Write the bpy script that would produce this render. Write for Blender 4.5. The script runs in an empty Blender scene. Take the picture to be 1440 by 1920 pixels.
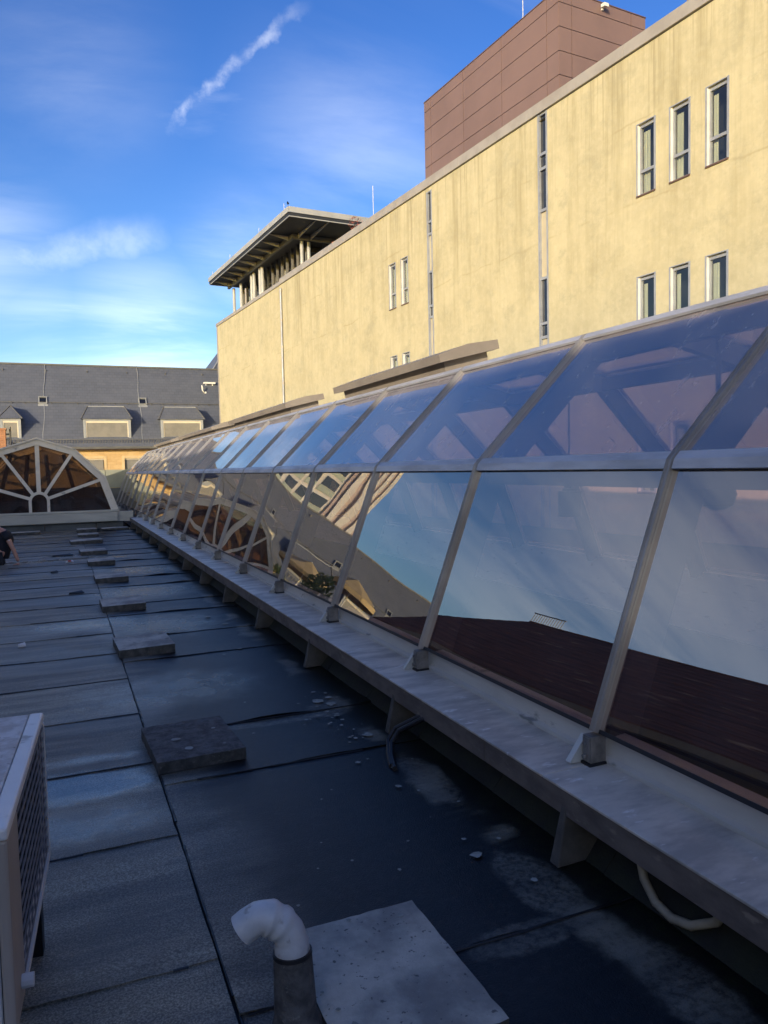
import bpy, bmesh, math, random
from mathutils import Vector, Matrix, noise
random.seed(7)
S = bpy.context.scene
C = S.collection
R = math.radians

# ------------------------------------------------------------------ camera
cam_d = bpy.data.cameras.new('camera'); cam = bpy.data.objects.new('camera', cam_d); C.objects.link(cam)
M = Matrix(((0.9200, 0.0432, -0.3897), (-0.3915, 0.0453, -0.9190), (-0.0221, 0.9980, 0.0586))).to_4x4()
cam.matrix_world = Matrix.Translation((0, 0, 1.65)) @ M
cam_d.sensor_fit = 'VERTICAL'; cam_d.sensor_height = 36.0; cam_d.lens = 36.0 * 1420 / 1920
cam_d.clip_start = 0.05; cam_d.clip_end = 3000
S.camera = cam

# ------------------------------------------------------------------ sky, sun, exposure
SUN_EL, SUN_AZ = 10.0, 223.0          # azimuth clockwise from +Y
w = bpy.data.worlds.new('World'); S.world = w; w.use_nodes = True
nt = w.node_tree; nt.nodes.clear()
def wn(t, **k):
    n = nt.nodes.new(t)
    for a, v in k.items(): setattr(n, a, v)
    return n
def wl(a, b): nt.links.new(a, b)
def wmath(op, a, b=None, c=None, clamp=False):
    n = wn('ShaderNodeMath', operation=op, use_clamp=clamp)
    for i, x in enumerate((a, b, c)):
        if x is None: continue
        if isinstance(x, (int, float)): n.inputs[i].default_value = x
        else: wl(x, n.inputs[i])
    return n.outputs[0]
def wvec(op, a, b=None):
    n = wn('ShaderNodeVectorMath', operation=op)
    for i, x in enumerate((a, b)):
        if x is None: continue
        if isinstance(x, (tuple, list)): n.inputs[i].default_value = x
        else: wl(x, n.inputs[i])
    return n
def wrange(x, a, b, c=0.0, d=1.0, smooth=True):
    n = wn('ShaderNodeMapRange'); n.interpolation_type = 'SMOOTHSTEP' if smooth else 'LINEAR'
    wl(x, n.inputs[0])
    for i, v in enumerate((a, b, c, d)): n.inputs[1 + i].default_value = v
    return n.outputs[0]
def wnoise(vec, scale, detail=6, rough=0.55, dist=0.0):
    n = wn('ShaderNodeTexNoise'); wl(vec, n.inputs['Vector'])
    n.inputs['Scale'].default_value = scale; n.inputs['Detail'].default_value = detail
    n.inputs['Roughness'].default_value = rough; n.inputs['Distortion'].default_value = dist
    return n
sky = wn('ShaderNodeTexSky'); sky.sky_type = 'NISHITA'; sky.sun_disc = False
sky.sun_elevation = R(SUN_EL); sky.sun_rotation = R(SUN_AZ)
sky.altitude = 200; sky.air_density = 1.0; sky.dust_density = 1.2; sky.ozone_density = 2.2
hs = wn('ShaderNodeHueSaturation'); hs.inputs['Saturation'].default_value = 1.20; hs.inputs['Value'].default_value = 0.65; hs.inputs['Hue'].default_value = 0.520
gm = wn('ShaderNodeGamma'); gm.inputs['Gamma'].default_value = 1.22; wl(sky.outputs[0], gm.inputs[0]); wl(gm.outputs[0], hs.inputs['Color'])
tc = wn('ShaderNodeTexCoord'); V = tc.outputs['Generated']
sep = wn('ShaderNodeSeparateXYZ'); wl(V, sep.inputs[0])
# cirrus: direction projected on a high flat layer, stretched along the wind
inv = wmath('DIVIDE', 1.0, wmath('ADD', wmath('MAXIMUM', sep.outputs[2], 0.0), 0.16))
flat = wvec('SCALE', V); wl(inv, flat.inputs['Scale'])
mp = wn('ShaderNodeMapping'); mp.inputs['Rotation'].default_value = (0, 0, R(-38)); mp.inputs['Scale'].default_value = (0.55, 1.5, 0.0)
mp.inputs['Location'].default_value = (3.4, 1.1, 0)
wl(flat.outputs[0], mp.inputs[0])
n1 = wnoise(mp.outputs[0], 1.15, 9, 0.58, 0.6); n2 = wnoise(mp.outputs[0], 0.5, 3, 0.5, 0.2)
cir = wmath('MULTIPLY', wrange(n1.outputs[0], 0.46, 0.80), wrange(n2.outputs[0], 0.40, 0.66))
cir = wmath('MULTIPLY', cir, 0.46)
wob = wnoise(V, 26.0, 5, 0.6); wob2 = wnoise(V, 30.0, 6, 0.6)
def streak(a, b, width, amp, wobble, gain, low=0.12):
    a, b = Vector(a).normalized(), Vector(b).normalized()
    e1 = (b - a); L = e1.length; e1.normalize(); e2 = a.cross(e1).normalized()
    s = wmath('SUBTRACT', wvec('DOT_PRODUCT', V, tuple(e1)).outputs['Value'], a.dot(e1))
    t = wmath('SUBTRACT', wvec('DOT_PRODUCT', V, tuple(e2)).outputs['Value'], a.dot(e2))
    t = wmath('ADD', t, wmath('MULTIPLY', wmath('SUBTRACT', wob.outputs[0], 0.5), wobble))
    m = wmath('MULTIPLY', wrange(wmath('ABSOLUTE', t), width, 0.0), wmath('MULTIPLY', wrange(s, -0.012, 0.03), wrange(s, L + 0.02, L - 0.05)))
    front = wmath('GREATER_THAN', wvec('DOT_PRODUCT', V, tuple(a)).outputs['Value'], 0.0)
    return wmath('MULTIPLY', wmath('MULTIPLY', m, front), wmath('MULTIPLY', wrange(wob2.outputs[0], 0.36, 0.68, low, 1.0), gain))
def puff(c, r, gain):
    d = wvec('DISTANCE', V, tuple(Vector(c).normalized())).outputs['Value']
    return wmath('MULTIPLY', wrange(d, r, 0.0), wmath('MULTIPLY', wrange(n1.outputs[0], 0.30, 0.66), gain))
cl = cir
for x in (streak((0.125, 0.912, 0.392), (0.262, 0.822, 0.505), 0.0105, 1, 0.036, 0.32, 0.15),
          streak((-0.16, 0.96, 0.215), (0.13, 0.955, 0.283), 0.034, 1, 0.020, 0.20, 0.5),
          puff((0.10, 0.98, 0.165), 0.15, 0.26), puff((-0.02, 0.985, 0.17), 0.13, 0.16), puff((0.02, 0.90, 0.44), 0.16, 0.18),
          puff((0.33, 0.84, 0.38), 0.20, 0.20), puff((0.22, 0.93, 0.27), 0.12, 0.20), puff((-0.1, 0.96, 0.26), 0.16, 0.26), puff((-0.60, 0.72, 0.33), 0.42, 0.42), puff((-0.80, 0.45, 0.38), 0.45, 0.42), puff((-0.35, 0.85, 0.40), 0.30, 0.35)):
    cl = wmath('MAXIMUM', cl, x)
cl = wmath('MINIMUM', cl, 0.8)
cl = wmath('MULTIPLY', cl, wrange(sep.outputs[2], -0.02, 0.06))
# cloud colour is lit like the air around it: a paler, brighter version of the sky
lum = wn('ShaderNodeRGBToBW'); wl(gm.outputs[0], lum.inputs[0])
ccol = wn('ShaderNodeCombineColor')
for i, k in enumerate((1.55, 1.62, 1.75)): wl(wmath('ADD', wmath('MULTIPLY', lum.outputs[0], k), 1.6 * (1, 1.02, 1.06)[i]), ccol.inputs[i])
mx = wn('ShaderNodeMix', data_type='RGBA'); wl(cl, mx.inputs[0]); wl(hs.outputs[0], mx.inputs[6]); wl(ccol.outputs[0], mx.inputs[7])
bg = wn('ShaderNodeBackground'); bg.inputs['Strength'].default_value = 0.14; wl(mx.outputs[2], bg.inputs[0])
wo = wn('ShaderNodeOutputWorld'); wl(bg.outputs[0], wo.inputs[0])

sd = bpy.data.lights.new('sun', 'SUN'); sd.energy = 2.1; sd.angle = R(0.5); sd.color = (1.0, 0.86, 0.68)
so = bpy.data.objects.new('sun', sd); C.objects.link(so)
to_sun = Vector((math.sin(R(SUN_AZ)) * math.cos(R(SUN_EL)), math.cos(R(SUN_AZ)) * math.cos(R(SUN_EL)), math.sin(R(SUN_EL))))
so.rotation_euler = to_sun.to_track_quat('Z', 'Y').to_euler(); so.location = to_sun * 60
vs = S.view_settings; vs.view_transform = 'Standard'; vs.look = 'None'; vs.exposure = 1.12; vs.gamma = 1.0; vs.use_curve_mapping = False
S.render.engine = 'CYCLES'
S.cycles.transparent_max_bounces = 24; S.cycles.max_bounces = 10; S.cycles.glossy_bounces = 6

# ------------------------------------------------------------------ materials
def mat_new(name):
    m = bpy.data.materials.new(name); m.use_nodes = True
    n = m.node_tree; b = n.nodes['Principled BSDF']
    return m, n, b
def mnoise(n, scale, detail=5, rough=0.6, stretch=(1, 1, 1), coord='Object', loc=(0, 0, 0), rotz=0):
    t = n.nodes.new('ShaderNodeTexCoord'); mp = n.nodes.new('ShaderNodeMapping'); x = n.nodes.new('ShaderNodeTexNoise')
    mp.inputs['Scale'].default_value = stretch; mp.inputs['Location'].default_value = loc; mp.inputs['Rotation'].default_value = (0, 0, rotz)
    n.links.new(t.outputs[coord], mp.inputs[0]); n.links.new(mp.outputs[0], x.inputs['Vector'])
    x.inputs['Scale'].default_value = scale; x.inputs['Detail'].default_value = detail; x.inputs['Roughness'].default_value = rough
    return x.outputs[0]
def mramp(n, fac, a, b, ca, cb):
    r = n.nodes.new('ShaderNodeMapRange'); r.interpolation_type = 'SMOOTHSTEP'
    n.links.new(fac, r.inputs[0]); r.inputs[1].default_value = a; r.inputs[2].default_value = b
    r.inputs[3].default_value = ca; r.inputs[4].default_value = cb
    return r.outputs[0]
def mmix(n, fac, a, b, mode='MIX'):
    x = n.nodes.new('ShaderNodeMix'); x.data_type = 'RGBA'; x.blend_type = mode
    if isinstance(fac, (int, float)): x.inputs[0].default_value = fac
    else: n.links.new(fac, x.inputs[0])
    for i, v in ((6, a), (7, b)):
        if isinstance(v, tuple): x.inputs[i].default_value = (*v, 1)
        else: n.links.new(v, x.inputs[i])
    return x.outputs[2]
def mmath(n, op, a, b=0.0, clamp=False):
    x = n.nodes.new('ShaderNodeMath'); x.operation = op; x.use_clamp = clamp
    for i, v in enumerate((a, b)):
        if isinstance(v, (int, float)): x.inputs[i].default_value = v
        else: n.links.new(v, x.inputs[i])
    return x.outputs[0]
def mbump(n, b, h, strength=0.3, dist=0.01):
    x = n.nodes.new('ShaderNodeBump'); x.inputs['Strength'].default_value = strength; x.inputs['Distance'].default_value = dist
    n.links.new(h, x.inputs['Height']); n.links.new(x.outputs[0], b.inputs['Normal'])
def pmat(name, c1, c2=None, scale=3.0, rough=0.6, rough2=None, metal=0.0, bump=0.0, bscale=80.0, stretch=(1, 1, 1), lo=0.35, hi=0.68, coord='Object', spec=0.5, c3=None, s3=20.0):
    m, n, b = mat_new(name)
    b.inputs['Roughness'].default_value = rough; b.inputs['Metallic'].default_value = metal; b.inputs['Specular IOR Level'].default_value = spec
    b.inputs['Base Color'].default_value = (*c1, 1)
    if c2:
        f = mnoise(n, scale, 6, 0.62, stretch, coord); k = mramp(n, f, lo, hi, 0, 1)
        col = mmix(n, k, c1, c2)
        if c3:
            g = mnoise(n, s3, 4, 0.6, stretch, coord); col = mmix(n, mramp(n, g, 0.60, 0.72, 0, 1), col, c3)
        n.links.new(col, b.inputs['Base Color'])
        if rough2 is not None: n.links.new(mramp(n, f, lo, hi, rough, rough2), b.inputs['Roughness'])
    if bump: mbump(n, b, mnoise(n, bscale, 4, 0.6, (1, 1, 1), coord), bump, 0.006)
    return m

m_alu = pmat('mullion_aluminium', (0.43, 0.405, 0.37), (0.30, 0.285, 0.26), 1.2, 0.34, 0.46, 0.45, stretch=(1, 1, 1))
m_alu_light = pmat('pale_aluminium', (0.58, 0.57, 0.56), (0.42, 0.42, 0.42), 3.0, 0.42, 0.55, 0.2, stretch=(3, .6, 3), c3=(0.55, 0.56, 0.58), s3=9)
m_gasket = pmat('black_gasket', (0.012, 0.012, 0.014), rough=0.55)
m_zinc = pmat('weathered_zinc', (0.66, 0.61, 0.52), (0.38, 0.352, 0.305), 2.4, 0.40, 0.55, 0.15, stretch=(1.0, 2.6, 1), c3=(0.80, 0.78, 0.74), s3=6.5, bump=0.08, bscale=30)
m_fascia = pmat('stained_fascia', (0.17, 0.145, 0.125), (0.10, 0.086, 0.076), 3.5, 0.65, 0.8, 0.0, stretch=(1, 1, 2.5), c3=(0.24, 0.21, 0.17), s3=8, bump=0.15, bscale=60)
m_curb = pmat('curb_sheet', (0.56, 0.56, 0.51), (0.45, 0.45, 0.41), 1.8, 0.5, 0.6, 0.1, stretch=(1, .6, 2), c3=(0.20, 0.21, 0.20), s3=7)
m_frame_cream = pmat('cream_frame', (0.76, 0.68, 0.55), (0.68, 0.60, 0.48), 1.5, 0.5, 0.6, 0.0, c3=(0.33, 0.30, 0.25), s3=6)
m_cream_sheet = pmat('cream_sheet', (0.58, 0.54, 0.43), (0.46, 0.43, 0.345), 1.2, 0.55, 0.65, stretch=(.6, 1, 3))
m_tan_sheet = pmat('tan_sheet', (0.36, 0.305, 0.235), (0.28, 0.235, 0.185), 1.6, 0.45, 0.6, 0.2)
m_plinth = pmat('grey_plinth', (0.14, 0.145, 0.135), (0.09, 0.095, 0.09), 2.0, 0.7, bump=0.2, bscale=50)
m_steel_in = pmat('dark_inner_steel', (0.06, 0.065, 0.075), rough=0.5)
m_dark = pmat('dark_room', (0.02, 0.02, 0.022), rough=0.9)
m_shaft = pmat('atrium_plaster', (0.045, 0.042, 0.04), (0.03, 0.03, 0.03), 1.0, 0.9)
m_lampblack = pmat('lamp_black', (0.012, 0.013, 0.016), rough=0.4)

def glass_mat(name, base, tint, gloss=(1.0, 0.96, 0.89), wav=0.0):
    m = bpy.data.materials.new(name); m.use_nodes = True; n = m.node_tree; n.nodes.clear()
    out = n.nodes.new('ShaderNodeOutputMaterial'); mix = n.nodes.new('ShaderNodeMixShader')
    tr = n.nodes.new('ShaderNodeBsdfTransparent'); gl = n.nodes.new('ShaderNodeBsdfGlossy')
    tr.inputs[0].default_value = (*tint, 1); gl.inputs['Color'].default_value = (*gloss, 1); gl.inputs['Roughness'].default_value = 0.0
    fr = n.nodes.new('ShaderNodeFresnel'); fr.inputs['IOR'].default_value = 1.5
    geo = n.nodes.new('ShaderNodeNewGeometry')
    f = mramp(n, fr.outputs[0], 0.04, 1.0, base, 1.0)
    n.nodes[-1].interpolation_type = 'LINEAR'
    f = mmath(n, 'MULTIPLY', f, mmath(n, 'SUBTRACT', 1.0, geo.outputs['Backfacing']))
    n.links.new(f, mix.inputs[0]); n.links.new(tr.outputs[0], mix.inputs[1]); n.links.new(gl.outputs[0], mix.inputs[2])
    if not wav: n.links.new(mix.outputs[0], out.inputs[0]); return m
    df = n.nodes.new('ShaderNodeBsdfDiffuse'); df.inputs[0].default_value = (0.62, 0.58, 0.60, 1)     # a film of dust and dried drips
    du = mmath(n, 'ADD', mramp(n, mnoise(n, 1.6, 6, 0.65, (1, 1, 0.5)), 0.35, 0.75, 0.5, 1.25), mramp(n, mnoise(n, 9, 5, 0.7, (1, 1.6, 0.25)), 0.56, 0.74, 0.0, 0.9))
    du = mmath(n, 'MULTIPLY', mmath(n, 'MULTIPLY', du, wav), mmath(n, 'SUBTRACT', 1.0, geo.outputs['Backfacing']))
    m2 = n.nodes.new('ShaderNodeMixShader'); n.links.new(du, m2.inputs[0]); n.links.new(mix.outputs[0], m2.inputs[1]); n.links.new(df.outputs[0], m2.inputs[2])
    n.links.new(m2.outputs[0], out.inputs[0])
    return m
m_glass = glass_mat('solar_glass', 0.33, (0.90, 0.81, 0.83), wav=0.03)
m_glass_top = glass_mat('dusty_solar_glass', 0.34, (0.83, 0.77, 0.78), wav=0.27)
m_fan_glass = glass_mat('fan_glass', 0.05, (0.62, 0.55, 0.47), wav=0.05)
m_win_glass = glass_mat('window_glass', 0.10, (0.85, 0.88, 0.88))
m_dark_glass = pmat('dark_glazing', (0.012, 0.015, 0.022), rough=0.05, spec=0.8)

# ------------------------------------------------------------------ mesh helpers
ORIG = {}
class B:
    def __init__(s): s.v = []; s.f = []
    def face(s, *pts):
        i = len(s.v); s.v += [tuple(p) for p in pts]; s.f.append(tuple(range(i, i + len(pts)))); return s
    def hexa(s, p):     # 8 points: bottom ring 0-3 (ccw from above), top ring 4-7
        i = len(s.v); s.v += [tuple(q) for q in p]
        for q in ((3, 2, 1, 0), (4, 5, 6, 7), (0, 1, 5, 4), (1, 2, 6, 5), (2, 3, 7, 6), (3, 0, 4, 7)): s.f.append(tuple(i + k for k in q))
        return s
    def box(s, x0, x1, y0, y1, z0, z1):
        x0, x1 = min(x0, x1), max(x0, x1); y0, y1 = min(y0, y1), max(y0, y1); z0, z1 = min(z0, z1), max(z0, z1)
        return s.hexa([(x0, y0, z0), (x1, y0, z0), (x1, y1, z0), (x0, y1, z0), (x0, y0, z1), (x1, y0, z1), (x1, y1, z1), (x0, y1, z1)])
    def prism(s, prof, y0, y1, axis='y'):   # convex-or-not polygon prof (a,z) extruded along the axis
        n = len(prof); i = len(s.v)
        for y in (y0, y1):
            for a, z in prof: s.v.append((a, y, z) if axis == 'y' else (y, a, z))
        s.f.append(tuple(i + k for k in range(n))); s.f.append(tuple(i + n + k for k in reversed(range(n))))
        for k in range(n): s.f.append((i + k, i + n + k, i + n + (k + 1) % n, i + (k + 1) % n))
        return s
    def bar(s, a, b, wdt, hgt, up=(0, 0, 1)):
        a, b = Vector(a), Vector(b); d = (b - a).normalized(); u = Vector(up)
        sd = d.cross(u)
        if sd.length < 1e-4: sd = d.cross(Vector((1, 0, 0)))
        sd.normalize(); u = sd.cross(d).normalized(); sd = sd * wdt / 2; u = u * hgt / 2
        return s.hexa([a - sd - u, a + sd - u, b + sd - u, b - sd - u, a - sd + u, a + sd + u, b + sd + u, b - sd + u])
    def tube(s, path, r, n=10, cap=True, radii=None):
        path = [Vector(p) for p in path]; i = len(s.v); prev = None
        for k, p in enumerate(path):
            d = (path[min(k + 1, len(path) - 1)] - path[max(k - 1, 0)]).normalized()
            if prev is None:
                u = d.orthogonal().normalized()
            else:
                u = (prev - d * prev.dot(d)).normalized()
            prev = u; q = d.cross(u); rr = radii[k] if radii else r
            for j in range(n):
                a = 2 * math.pi * j / n; s.v.append(tuple(p + u * math.cos(a) * rr + q * math.sin(a) * rr))
        for k in range(len(path) - 1):
            for j in range(n):
                a, b2 = i + k * n + j, i + k * n + (j + 1) % n; s.f.append((a, b2, b2 + n, a + n))
        if cap:
            s.f.append(tuple(i + j for j in reversed(range(n)))); s.f.append(tuple(i + (len(path) - 1) * n + j for j in range(n)))
        return s
    def sweep(s, ringlist, closed_ends=True):   # list of equal-length rings of points
        n = len(ringlist[0]); i = len(s.v)
        for r in ringlist: s.v += [tuple(p) for p in r]
        for k in range(len(ringlist) - 1):
            for j in range(n):
                a, b2 = i + k * n + j, i + k * n + (j + 1) % n; s.f.append((a, b2, b2 + n, a + n))
        if closed_ends:
            s.f.append(tuple(i + j for j in reversed(range(n)))); s.f.append(tuple(i + (len(ringlist) - 1) * n + j for j in range(n)))
        return s
    def build(s, name, m, parent=None, smooth=False, bevel=0.0, fix=True, angle=40):
        o0 = Vector(ORIG.get(parent.name, (0, 0, 0))) if parent else Vector((0, 0, 0))
        me = bpy.data.meshes.new(name); me.from_pydata([tuple(Vector(p) - o0) for p in s.v], [], s.f)
        if fix:
            bm = bmesh.new(); bm.from_mesh(me); bmesh.ops.recalc_face_normals(bm, faces=bm.faces); bm.to_mesh(me); bm.free()
        if smooth: me.polygons.foreach_set('use_smooth', [True] * len(me.polygons))
        me.materials.append(m); me.update()
        o = bpy.data.objects.new(name, me); C.objects.link(o)
        if parent: o.parent = parent; ORIG[o.name] = tuple(o0)
        if bevel:
            bv = o.modifiers.new('bevel', 'BEVEL'); bv.width = bevel; bv.segments = 2; bv.limit_method = 'ANGLE'; bv.angle_limit = R(35)
        if smooth and angle < 180:
            try: me.set_sharp_from_angle(angle=R(angle))
            except Exception: pass
        return o
def tag(o, label=None, cat=None, group=None, kind=None):
    if label: o['label'] = label
    if cat: o['category'] = cat
    if group: o['group'] = group
    if kind: o['kind'] = kind
    return o
WROT = R(4.449)      # the yellow building stands slightly skew to the glass roof
def thing(name, label, cat, org=(0, 0, 0), skew=False, group=None):
    o = bpy.data.objects.new(name, None); C.objects.link(o); o.empty_display_size = 0.2
    v = Vector(org)
    if skew:
        o.rotation_euler.z = WROT; v = Matrix.Rotation(WROT, 3, 'Z') @ v
    o.location = v; ORIG[o.name] = tuple(org)
    return tag(o, label, cat, group)
def copy_tree(o, parent=None):
    c = o.copy(); C.objects.link(c); ORIG[c.name] = ORIG.get(o.name, (0, 0, 0))
    if parent: c.parent = parent
    for ch in list(o.children): copy_tree(ch, c)
    return c
def N3(x, y, z=0.0): return noise.noise(Vector((x, y, z)))

# ------------------------------------------------------------------ ground and roof deck
m_ground = pmat('street', (0.06, 0.06, 0.06), (0.04, 0.04, 0.042), 0.3, 0.9)
tag(B().face((-900, -900, -9), (900, -900, -9), (900, 900, -9), (-900, 900, -9)).build('ground', m_ground), kind='structure')

# roofing felt: mineral grain, dried grey areas, wet dark areas, pale dried silt along the glass roof and the seams
m_felt, n, b = mat_new('roofing_felt')
g = mnoise(n, 130, 4, 0.75); g2 = mnoise(n, 2.3, 5, 0.6); g3 = mnoise(n, 0.55, 4, 0.55, (0.6, 1.6, 1)); g4 = mnoise(n, 30, 5, 0.7)
t = n.nodes.new('ShaderNodeTexCoord'); sx = n.nodes.new('ShaderNodeSeparateXYZ'); n.links.new(t.outputs['Object'], sx.inputs[0])
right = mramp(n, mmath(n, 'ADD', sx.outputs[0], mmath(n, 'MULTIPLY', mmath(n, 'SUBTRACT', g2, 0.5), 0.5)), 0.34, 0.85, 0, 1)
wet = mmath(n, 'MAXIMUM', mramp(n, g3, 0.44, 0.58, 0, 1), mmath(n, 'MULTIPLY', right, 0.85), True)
dry = mmix(n, mramp(n, g, 0.38, 0.66, 0, 1), (0.15, 0.138, 0.112), (0.45, 0.42, 0.345))
wetc = mmix(n, mramp(n, g, 0.4, 0.7, 0, 1), (0.10, 0.094, 0.082), (0.33, 0.31, 0.265))
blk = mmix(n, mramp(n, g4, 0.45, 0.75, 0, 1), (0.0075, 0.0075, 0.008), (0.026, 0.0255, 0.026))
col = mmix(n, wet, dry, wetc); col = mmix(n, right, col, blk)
moss = mmath(n, 'MULTIPLY', mramp(n, sx.outputs[0], 1.55, 1.95, 0, 1), mramp(n, g4, 0.42, 0.6, 0, 1))
col = mmix(n, moss, col, (0.012, 0.017, 0.008))
band = mmath(n, 'MULTIPLY', mramp(n, mmath(n, 'ABSOLUTE', mmath(n, 'ADD', mmath(n, 'SUBTRACT', sx.outputs[0], 1.70), mmath(n, 'MULTIPLY', mmath(n, 'SUBTRACT', g2, 0.5), 0.35))), 0.10, 0.03, 0, 1), mramp(n, mnoise(n, 1.4, 4, 0.6, (0.3, 1, 1), 'Object', (3, 7, 0)), 0.47, 0.56, 0, 0.9))
band = mmath(n, 'MULTIPLY', band, mramp(n, g4, 0.25, 0.55, 0.35, 1))
col = mmix(n, band, col, (0.19, 0.175, 0.14))
for px, py, pa, pb in ((1.42, 2.17, 0.24, 0.075), (1.25, 4.80, 0.42, 0.07), (1.62, 4.88, 0.16, 0.16), (1.66, 2.42, 0.13, 0.30), (1.74, 1.75, 0.12, 0.30), (1.72, 3.55, 0.10, 0.35)):
    ex = mmath(n, 'MULTIPLY', mmath(n, 'SUBTRACT', sx.outputs[0], px), 1 / pa); ey = mmath(n, 'MULTIPLY', mmath(n, 'SUBTRACT', sx.outputs[1], py), 1 / pb)
    d2 = mmath(n, 'ADD', mmath(n, 'ADD', mmath(n, 'MULTIPLY', ex, ex), mmath(n, 'MULTIPLY', ey, ey)), mmath(n, 'MULTIPLY', mmath(n, 'SUBTRACT', mnoise(n, 9, 6, 0.7), 0.5), 1.6))
    col = mmix(n, mmath(n, 'MULTIPLY', mramp(n, d2, 1.25, 0.5, 0, 0.75), mramp(n, g4, 0.35, 0.62, 0.25, 1)), col, (0.17, 0.16, 0.135))
oi = n.nodes.new('ShaderNodeObjectInfo')
col = mmix(n, 1.0, col, mmix(n, oi.outputs['Random'], (0.78, 0.78, 0.80), (1.18, 1.17, 1.12)), 'MULTIPLY')
stk = mramp(n, mnoise(n, 2.2, 7, 0.68, (0.35, 2.2, 1), 'Object', (1, 5, 0)), 0.36, 0.66, 0, 1)
col = mmix(n, 1.0, col, mmix(n, stk, (0.62, 0.64, 0.66), (1.22, 1.20, 1.12)), 'MULTIPLY')
spk = mramp(n, mnoise(n, 55, 3, 0.6, (1, 1, 1), 'Object', (4, 4, 0)), 0.66, 0.72, 0, 0.55)
col = mmix(n, mmath(n, 'MULTIPLY', spk, mramp(n, g2, 0.45, 0.65, 0.1, 1)), col, (0.02, 0.02, 0.02))
n.links.new(col, b.inputs['Base Color'])
ro = mmath(n, 'ADD', mramp(n, wet, 0, 1, 0.62, 0.40), mmath(n, 'MULTIPLY', mmath(n, 'SUBTRACT', g, 0.5), 0.25))
# rain water standing in shallow dips
pm = None
for px, py, pa, pb in ((0.06, 4.24, 0.36, 0.22), (0.0, 3.75, 0.40, 0.20), (0.05, 4.62, 0.34, 0.08), (-0.2, 15.9, 1.5, 0.35), (0.1, 16.6, 0.9, 0.3), (0.2, 8.9, 0.6, 0.35), (0.7, 5.9, 0.7, 0.5), (0.9, 8.4, 0.7, 0.6), (1.0, 11.0, 0.8, 0.7), (1.1, 13.5, 0.8, 0.7)):
    ex = mmath(n, 'MULTIPLY', mmath(n, 'SUBTRACT', sx.outputs[0], px), 1 / pa); ey = mmath(n, 'MULTIPLY', mmath(n, 'SUBTRACT', sx.outputs[1], py), 1 / pb)
    d2 = mmath(n, 'ADD', mmath(n, 'MULTIPLY', ex, ex), mmath(n, 'MULTIPLY', ey, ey))
    d2 = mmath(n, 'ADD', d2, mmath(n, 'MULTIPLY', mmath(n, 'SUBTRACT', mnoise(n, 4.5, 5, 0.65), 0.5), 2.6))
    q = mramp(n, d2, *((1.5, 0.2, 0, 1) if py == 4.24 else (1.6, -0.2, 0, 0.72 if px < 0.3 else 0.5))); pm = q if pm is None else mmath(n, 'MAXIMUM', pm, q)
rf_ = n.nodes.new('ShaderNodeMix'); n.links.new(pm, rf_.inputs[0]); n.links.new(ro, rf_.inputs[2]); rf_.inputs[3].default_value = 0.06
n.links.new(rf_.outputs[0], b.inputs['Roughness']); b.inputs['Specular IOR Level'].default_value = 0.42
hgt = mmath(n, 'ADD', g, mmath(n, 'MULTIPLY', mnoise(n, 120, 4, 0.7), 1.5))
hgt = mmath(n, 'MULTIPLY', hgt, mmath(n, 'SUBTRACT', 1.0, mmath(n, 'MULTIPLY', pm, 0.96)))
mbump(n, b, hgt, 0.45, 0.004)
m_felt_old = pmat('felt_underlayer', (0.006, 0.007, 0.009), (0.012, 0.013, 0.015), 5, 0.7)

m_moss_shade = pmat('mossy_shaded_felt', (0.010, 0.011, 0.010), (0.016, 0.020, 0.010), 6, 0.9, bump=0.6, bscale=60)  # moss plus the darkness under the ledge, both put into the colour
roof = tag(B().box(-4.6, 2.20, -9, 24.42, -8.9, -0.014).build('roof', m_felt_old), kind='structure')
ORIG[roof.name] = (0, 0, 0)
def sheet(x0, x1, y0, y1, nx, ny, seed, curl):
    v, f = [], []
    for j in range(ny + 1):
        tt = j / ny
        for i in range(nx + 1):
            s = i / nx; x = x0 + (x1 - x0) * s; y = y0 + (y1 - y0) * tt
            if j == 0: y += 0.004 + 0.007 * N3(x * 5, seed) + 0.004 * N3(x * 19, seed, 3)
            if j == ny: y += 0.028
            if i == nx and x1 < 1: x += 0.006 * N3(y * 6, seed, 9) - 0.004
            if i == 0 and x0 > 0: x += 0.004 + 0.004 * N3(y * 7, seed, 5)
            lift = (1 - tt) ** 4
            z = 0.002 + 0.003 * (1 - tt) ** 8 + 0.0065 * N3(x * 1.3, y * 2.2, 0.4) + 0.002 * N3(x * 6, y * 6, 1)
            c = max(0.0, N3(x * 2.1, seed * 3.7, 2)); z += curl * lift * c * (1 if tt < 0.35 else 0)
            z -= 0.003 * tt
            v.append((x, y, z))
    for j in range(ny):
        for i in range(nx):
            a = j * (nx + 1) + i; f.append((a, a + 1, a + nx + 2, a + nx + 1))
    k = len(v)
    for i in range(nx + 1): x, y, z = v[i]; v.append((x, y + 0.003, z - 0.008))
    for i in range(nx): f.append((k + i, k + i + 1, i + 1, i))
    e = 0 if x0 > 0 else nx; k = len(v)
    for j in range(ny + 1): x, y, z = v[j * (nx + 1) + e]; v.append((x, y, z - 0.012))
    for j in range(ny): f.append((k + j, k + j + 1, (j + 1) * (nx + 1) + e, j * (nx + 1) + e))
    bb = B(); bb.v = v; bb.f = f
    o = bb.build('roofing_sheet', m_felt, roof, smooth=True, angle=50)
    return o
rr = random.Random(3)
ys = [0.59 + 0.957 * k for k in range(-5, 26)]
for k in range(len(ys) - 1): sheet(-4.58, 0.42, ys[k], min(ys[k + 1], 24.35), 60, 8, k + 1, 0.010)
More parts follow.
